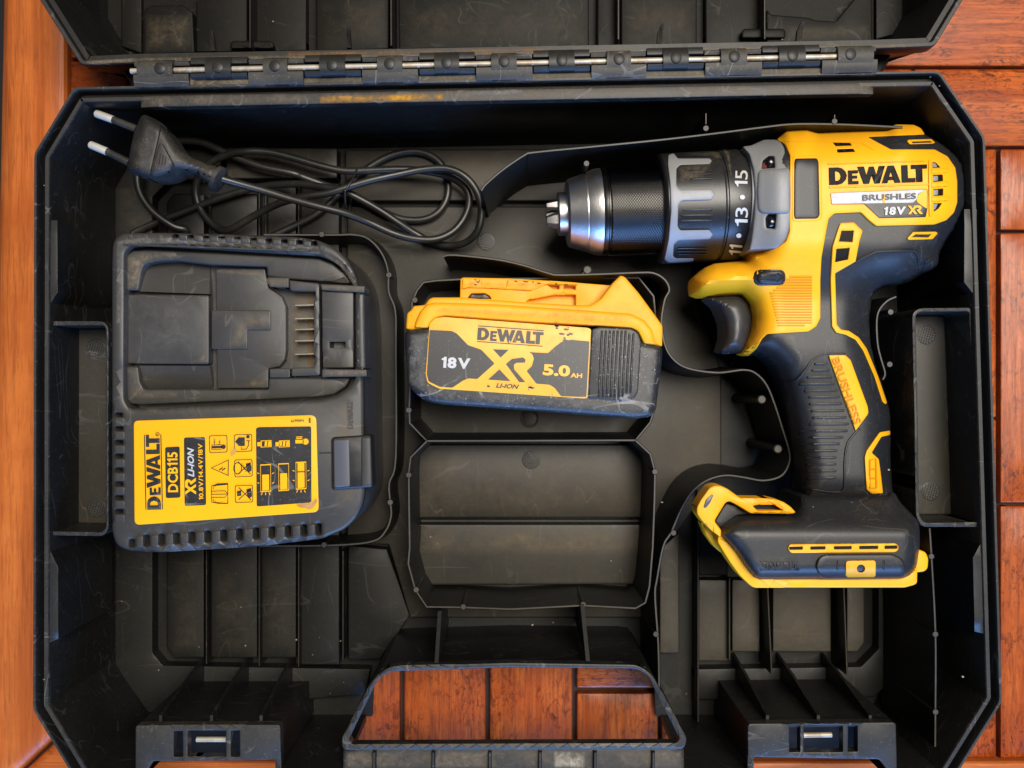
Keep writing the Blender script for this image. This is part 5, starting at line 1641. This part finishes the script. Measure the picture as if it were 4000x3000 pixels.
V, F = lathe_data(c0, c1, [(0, 0.0040), (0.15, 0.0062), (0.85, 0.0062), (1, 0.0040)], 20)
mesh('strain_relief', V, F, M['plug'], pl)
for (p0, p1, p2) in (((745, 252), (945, 325), (1200, 428)), ((683, 588), (880, 670), (1120, 790))):
    A, B, C_ = [Vector(W(*q, PZ)) for q in ZQ([p0, p1, p2])]
    V, F = lathe_data(A, B, [(0, 0.0006), (0.02, 0.0011), (0.07, 0.0016), (0.12, 0.0018), (1, 0.0018)], 16)
    mesh('plug_pin', V, F, M['bright'], pc)
    V, F = lathe_data(B, C_, [(0, 0.00165), (1, 0.0018)], 16)
    mesh('pin_sleeve', V, F, M['plug'], pc)

# ================================================================== dirt films: thin dust with ragged, fading borders
_film = {}


def film_mat(colr, cover, scale):
    key = (colr, cover, scale)
    if key in _film:
        return _film[key]
    k = NT('dust_film')
    at = k.n('ShaderNodeAttribute')
    at.attribute_name = 'fade'
    n1 = k.noise(scale, 6, 0.75)
    n2 = k.noise(scale * 7, 3, 0.7)
    m = k.math('MULTIPLY', k.ramp(n1, [(0.36, 0.0), (0.62, 1.0)]), k.ramp(n2, [(0.3, 0.45), (0.65, 1.0)]))
    m = k.math('MULTIPLY', m, at.outputs['Fac'])
    k.l(k.math('MULTIPLY', m, cover), k.b.inputs['Alpha'])
    k.color(k.mix(n2, tuple(c * 0.75 for c in colr), tuple(min(1, c * 1.2) for c in colr)))
    k.rough(0.85)
    k.b.inputs['Specular IOR Level'].default_value = 0.1
    _film[key] = k.m
    return k.m


def film(pts, H, parent, colr=(0.17, 0.135, 0.092), cover=0.75, scale=90, fade=40, lift=0.00022, name='dust_film', step=None):
    v, f = drape_data(pts, H, r=0, lift=lift, skirt=0, step=step or max(6, fade / 3))
    me = bpy.data.meshes.new(name)
    me.from_pydata([tuple(map(float, p)) for p in v], [], f)
    me.update()
    A = np.array(v)
    D = CAMZ - A[:, 2]
    P = np.stack([A[:, 0] * FPX / D + 2000, 1500 - A[:, 1] * FPX / D], 1)
    fd = np.clip(poly_dist(P, pts) / fade, 0, 1)
    at = me.attributes.new('fade', 'FLOAT', 'POINT')
    at.data.foreach_set('value', fd.astype(np.float32))
    return link(name, me, film_mat(colr, cover, scale), parent)


TAN, RUST, GREY = (0.22, 0.172, 0.115), (0.22, 0.105, 0.030), (0.20, 0.19, 0.17)
# on the charger
film(ZG([(82, 300), (200, 262), (480, 262), (440, 325), (300, 340), (225, 380), (195, 560), (90, 568)]), 0.0462 + CO, bayp, TAN, 0.9, 120, 26)
film(ZG([(92, 1180), (178, 1180), (205, 1300), (240, 1352), (520, 1358), (480, 1420), (110, 1430)]), 0.0462 + CO, bayp, TAN, 0.75, 120, 24)
film(ZG([(980, 735), (1214, 735), (1216, 880), (1045, 880), (1030, 1025), (800, 1025), (900, 960)]), 0.0442 + CO, bayp, TAN, 0.6, 130, 26)
film(ZG([(640, 612), (732, 614), (732, 1148), (560, 1148), (690, 1050), (700, 760)]), 0.0448 + CO, bayp, TAN, 0.7, 130, 18)
film(ZG([(800, 412), (1172, 412), (1186, 540), (1120, 470), (820, 440)]), 0.0432 + CO, bayp, TAN, 0.75, 130, 12)
film(ZG([(950, 1330), (1080, 1270), (1200, 1200), (1198, 1338)]), 0.0432 + CO, bayp, TAN, 0.7, 130, 16)
film(ZG([(1360, 590), (1562, 590), (1562, 1176), (1360, 1176)]), 0.0385 + CO, bayp, TAN, 0.5, 130, 20)
film(ZG([(1505, 600), (1562, 600), (1566, 1176), (1505, 1176)]), 0.0385 + CO, bayp, RUST, 0.95, 110, 8, lift=0.0004)
film(ZG([(1622, 524), (1955, 540), (1952, 588), (1626, 568)]), 0.0500 + CO, bayp, TAN, 0.8, 130, 8)
film(ZG([(1630, 1194), (1968, 1198), (1970, 1246), (1630, 1248)]), 0.0500 + CO, bayp, TAN, 0.8, 130, 8)
film(ZG([(1150, 470), (1360, 476), (1360, 548), (1215, 542)]), 0.0470 + CO, bayp, TAN, 0.6, 130, 8)
film(ZG([(30, 206), (1600, 258), (1860, 470), (1810, 430), (1640, 290), (900, 246), (200, 212), (60, 230), (60, 700), (20, 700)]), CZ, body, GREY, 0.85, 110, 7)
film(ZG([(1640, 265), (1780, 350), (1890, 490), (1900, 560), (1860, 520), (1760, 380), (1640, 305)]), CZ, body, TAN, 0.8, 110, 9)
film(d([(252, 520), (300, 512), (500, 514), (690, 530), (690, 540), (500, 528), (262, 530), (262, 700), (250, 700)]), CZ, body, GREY, 0.8, 150, 9)
film(d([(262, 880), (760, 868), (770, 1085), (720, 1110), (720, 892), (262, 900)]), CZ, body, TAN, 0.35, 90, 20)
film(d([(292, 640), (440, 640), (440, 770), (292, 770)]), 0.0448 + CO, bayp, GREY, 0.25, 60, 60)
# on the case
film(d([(300, 170), (420, 164), (430, 186), (304, 192)]), ZR - 0.0004, case, TAN, 0.95, 120, 10)
film(d([(300, 174), (1895, 144), (1892, 164), (300, 194)]), ZR - 0.0004, case, TAN, 0.75, 70, 12)
film(d([(305, 206), (1884, 178), (1884, 202), (305, 231)]), ZR - 0.0002, case, TAN, 0.5, 80, 14)
film(d([(690, 206), (960, 200), (960, 218), (690, 224)]), ZR - 0.0001, case, (0.50, 0.24, 0.03), 1.0, 70, 12)
film(d([(980, 196), (1130, 192), (1130, 206), (980, 210)]), ZR - 0.0001, case, GREY, 0.9, 90, 10)
film(d([(180, 140), (300, 135), (1890, 105), (2010, 100), (2005, 92), (1890, 95), (300, 124), (190, 130)]), LZ + 0.0002, lid, TAN, 0.8, 90, 7)
film(d([(620, 112), (1180, 103), (1180, 112), (620, 122)]), LZ + 0.0003, lid, RUST, 0.9, 90, 7)
film(d([(960, 325), (1180, 325), (1180, 425), (980, 425)]), ZP, basefl, TAN, 0.33, 60, 60)
film(d([(750, 330), (960, 330), (960, 430), (750, 430)]), ZP, basefl, TAN, 0.18, 50, 50)
film(d([(1050, 450), (1470, 450), (1490, 600), (1100, 560)]), ZP, basefl, TAN, 0.18, 40, 90)
film(d([(1445, 820), (1555, 820), (1555, 1005), (1470, 1120), (1445, 1120)]), ZP, basefl, TAN, 0.21, 40, 60)
film(d([(900, 1136), (1396, 1136), (1390, 1200), (905, 1200)]), ZP + 0.004, basefl, TAN, 0.39, 30, 36)
film(d([(925, 965), (1370, 965), (1398, 1000), (1398, 1110), (900, 1110), (900, 1000)]), ZP + 0.006, basefl, TAN, 0.21, 40, 50)
film(d([(370, 1200), (440, 1200), (440, 1415), (370, 1415)]), ZP, basefl, TAN, 0.10, 45, 40)
film(d([(460, 1200), (552, 1200), (552, 1415), (460, 1415)]), ZP, basefl, TAN, 0.10, 50, 40)
film(d([(568, 1200), (636, 1200), (636, 1415), (568, 1415)]), ZP, basefl, TAN, 0.10, 45, 34)
film(d([(255, 400), (320, 400), (320, 500), (255, 500)]), ZP, basefl, TAN, 0.24, 60, 30)
film(d([(1585, 1258), (1638, 1258), (1638, 1402), (1585, 1402)]), ZP, basefl, TAN, 0.24, 45, 30)
film(d([(1674, 1280), (1790, 1280), (1790, 1402), (1674, 1402)]), ZP, basefl, TAN, 0.24, 45, 40)
film(d([(312, 30), (415, 30), (415, 110), (312, 112)]), 0.026, lid, TAN, 0.25, 60, 40)
film(d([(690, 0), (836, 0), (836, 100), (690, 104)]), 0.024, lid, TAN, 0.12, 50, 50)
film(d([(870, 0), (1270, 0), (1268, 96), (870, 100)]), 0.022, lid, TAN, 0.12, 50, 60)
film(d([(1350, 0), (1500, 0), (1500, 92), (1350, 94)]), 0.024, lid, TAN, 0.12, 50, 50)
film(d([(1700, 55), (1880, 50), (1880, 84), (1700, 88)]), 0.026, lid, TAN, 0.25, 60, 30)
film(d([(745, 1622), (1474, 1620), (1474, 1660), (745, 1660)]), ZR - 0.0049, hb, TAN, 0.55, 60, 14)
film(d([(1195, 1622), (1265, 1622), (1265, 1660), (1195, 1660)]), ZR - 0.0047, hb, (0.4, 0.34, 0.24), 0.95, 110, 12)
# on the drill collar and gear case
film(ZN([(60, 270), (600, 235), (620, 330), (520, 350), (420, 560), (150, 600), (130, 420), (500, 320)]), Hcyl(213), col, TAN, 0.5, 190, 20, lift=0.0006)
film(ZN([(600, 215), (690, 240), (720, 500), (700, 560), (660, 320)]), Hcyl(213), col, TAN, 0.8, 190, 8, lift=0.0006)
film(ZF([(700, 400), (1700, 400), (1850, 560), (600, 600)]), Hfoot, ft, GREY, 0.12, 160, 40, lift=0.0003)
film(ZF([(560, 640), (900, 660), (960, 860), (640, 860)]), Hfoot, ft, GREY, 0.35, 170, 30, lift=0.0003)
film(ZM([(1000, 1250), (1900, 1250), (1800, 1420), (1000, 1480)]), Hbody, shell, GREY, 0.30, 170, 40, lift=0.0004)
# scuffed borders of the battery
film(ZB([(90, 900), (240, 1000), (400, 1040), (1900, 1150), (2010, 1080), (2050, 720), (1950, 640), (1940, 960), (1850, 1060), (1450, 1030), (330, 955), (230, 900), (220, 520), (100, 520)]), BZ, bbody, GREY, 0.55, 260, 12, lift=0.0004)
film(ZB([(560, 90), (1400, 120), (1380, 160), (1100, 140), (560, 140)]), 0.0562, rail, (0.10, 0.05, 0.02), 0.5, 150, 12)
film(ZB([(300, 290), (1850, 360), (1850, 440), (1500, 430), (300, 350)]), BZ + 0.0004, cap, (0.30, 0.15, 0.05), 0.3, 120, 16)

# ================================================================== dirt: paint smear, lint and crumbs
rr_ = random.Random(11)


def blob(u, v, w, h, n=11):
    return [(u + w * math.cos(t) * (0.55 + 0.6 * rr_.random()), v + h * math.sin(t) * (0.55 + 0.6 * rr_.random())) for t in np.linspace(0, 2 * math.pi, n)[:-1]]


sm = []
for u, v, w, h in ((748, 210, 16, 5), (778, 212, 12, 3), (858, 213, 14, 3), (884, 212, 16, 3)):
    sm.append(drape_data(d(blob(u, v, w, h, 16)), ZR - 0.0002, r=0, skirt=0.0001))
multi('paint_smear', sm, plastic('ochre_paint', (0.34, 0.16, 0.02), (0.05, 0.045, 0.035), 0.9, 0.5, big=180), case)
sm = []
for k in range(26):
    u = 330 + rr_.random() * 1500
    v = 104 + (118 - 104) * (1 - (u - 300) / 1600) + rr_.random() * 6
    sm.append(drape_data(d(blob(u, v + 14, 6 + rr_.random() * 16, 1.2 + rr_.random() * 1.6)), LZ + 0.0004, r=0, skirt=0.0001))
multi('rust_dust', sm, plastic('rust_brown_dust', (0.12, 0.065, 0.028), (0.05, 0.04, 0.03), 0.7, 0.7, big=200), case)
cr = []
spots = [(430, 1398, .013), (530, 1395, .013), (640, 1382, .013), (675, 1415, .013), (735, 1385, .013), (1150, 1350, .02), (1258, 1385, .03), (1195, 1345, .02), (420, 1460, .02), (146, 1507, .03), (640, 1155, .02), (1690, 85, .03), (590, 46, .026), (1010, 20, .026), (1430, 1085, .02), (930, 1160, .02), (1395, 1150, .02), (94, 1468, .07), (2080, 1462, .07), (945, 1175, .02), (2010, 166, .071), (2030, 185, .071), (130, 480, .06), (95, 400, .07), (1320, 1212, .02), (1920, 1015, .083), (1757, 1095, .083), (1840, 1085, .083), (1780, 905, .074), (2145, 1200, .002), (2147, 725, .002)]
for _ in range(55):
    spots.append((260 + rr_.random() * 1650, 330 + rr_.random() * 1180, 0.0132))
for u, v, z in spots:
    s = (0.9 + 2.2 * rr_.random() ** 2) * (0.8 if z != 0.0132 else 0.45)
    p = d(blob(u, v, s * 1.3, s, 7))
    cr.append(drape_data(p, z + 0.0008, r=0, skirt=0.0008))
crumbs = multi('crumbs', cr, plastic('pale_crumb', (0.34, 0.30, 0.24), (0.2, 0.13, 0.07), 0.6, 0.8), None)
crumbs['kind'] = 'stuff'
crumbs['label'] = 'pale specks of dust and crumbs scattered over the case and tools'
for o in bpy.data.objects:
    if o.name.split('.')[0] in ('paint_specks', 'label_scuff', 'rust_dust', 'paint_smear', 'rail_scuff'):
        o['kind'] = 'stuff'
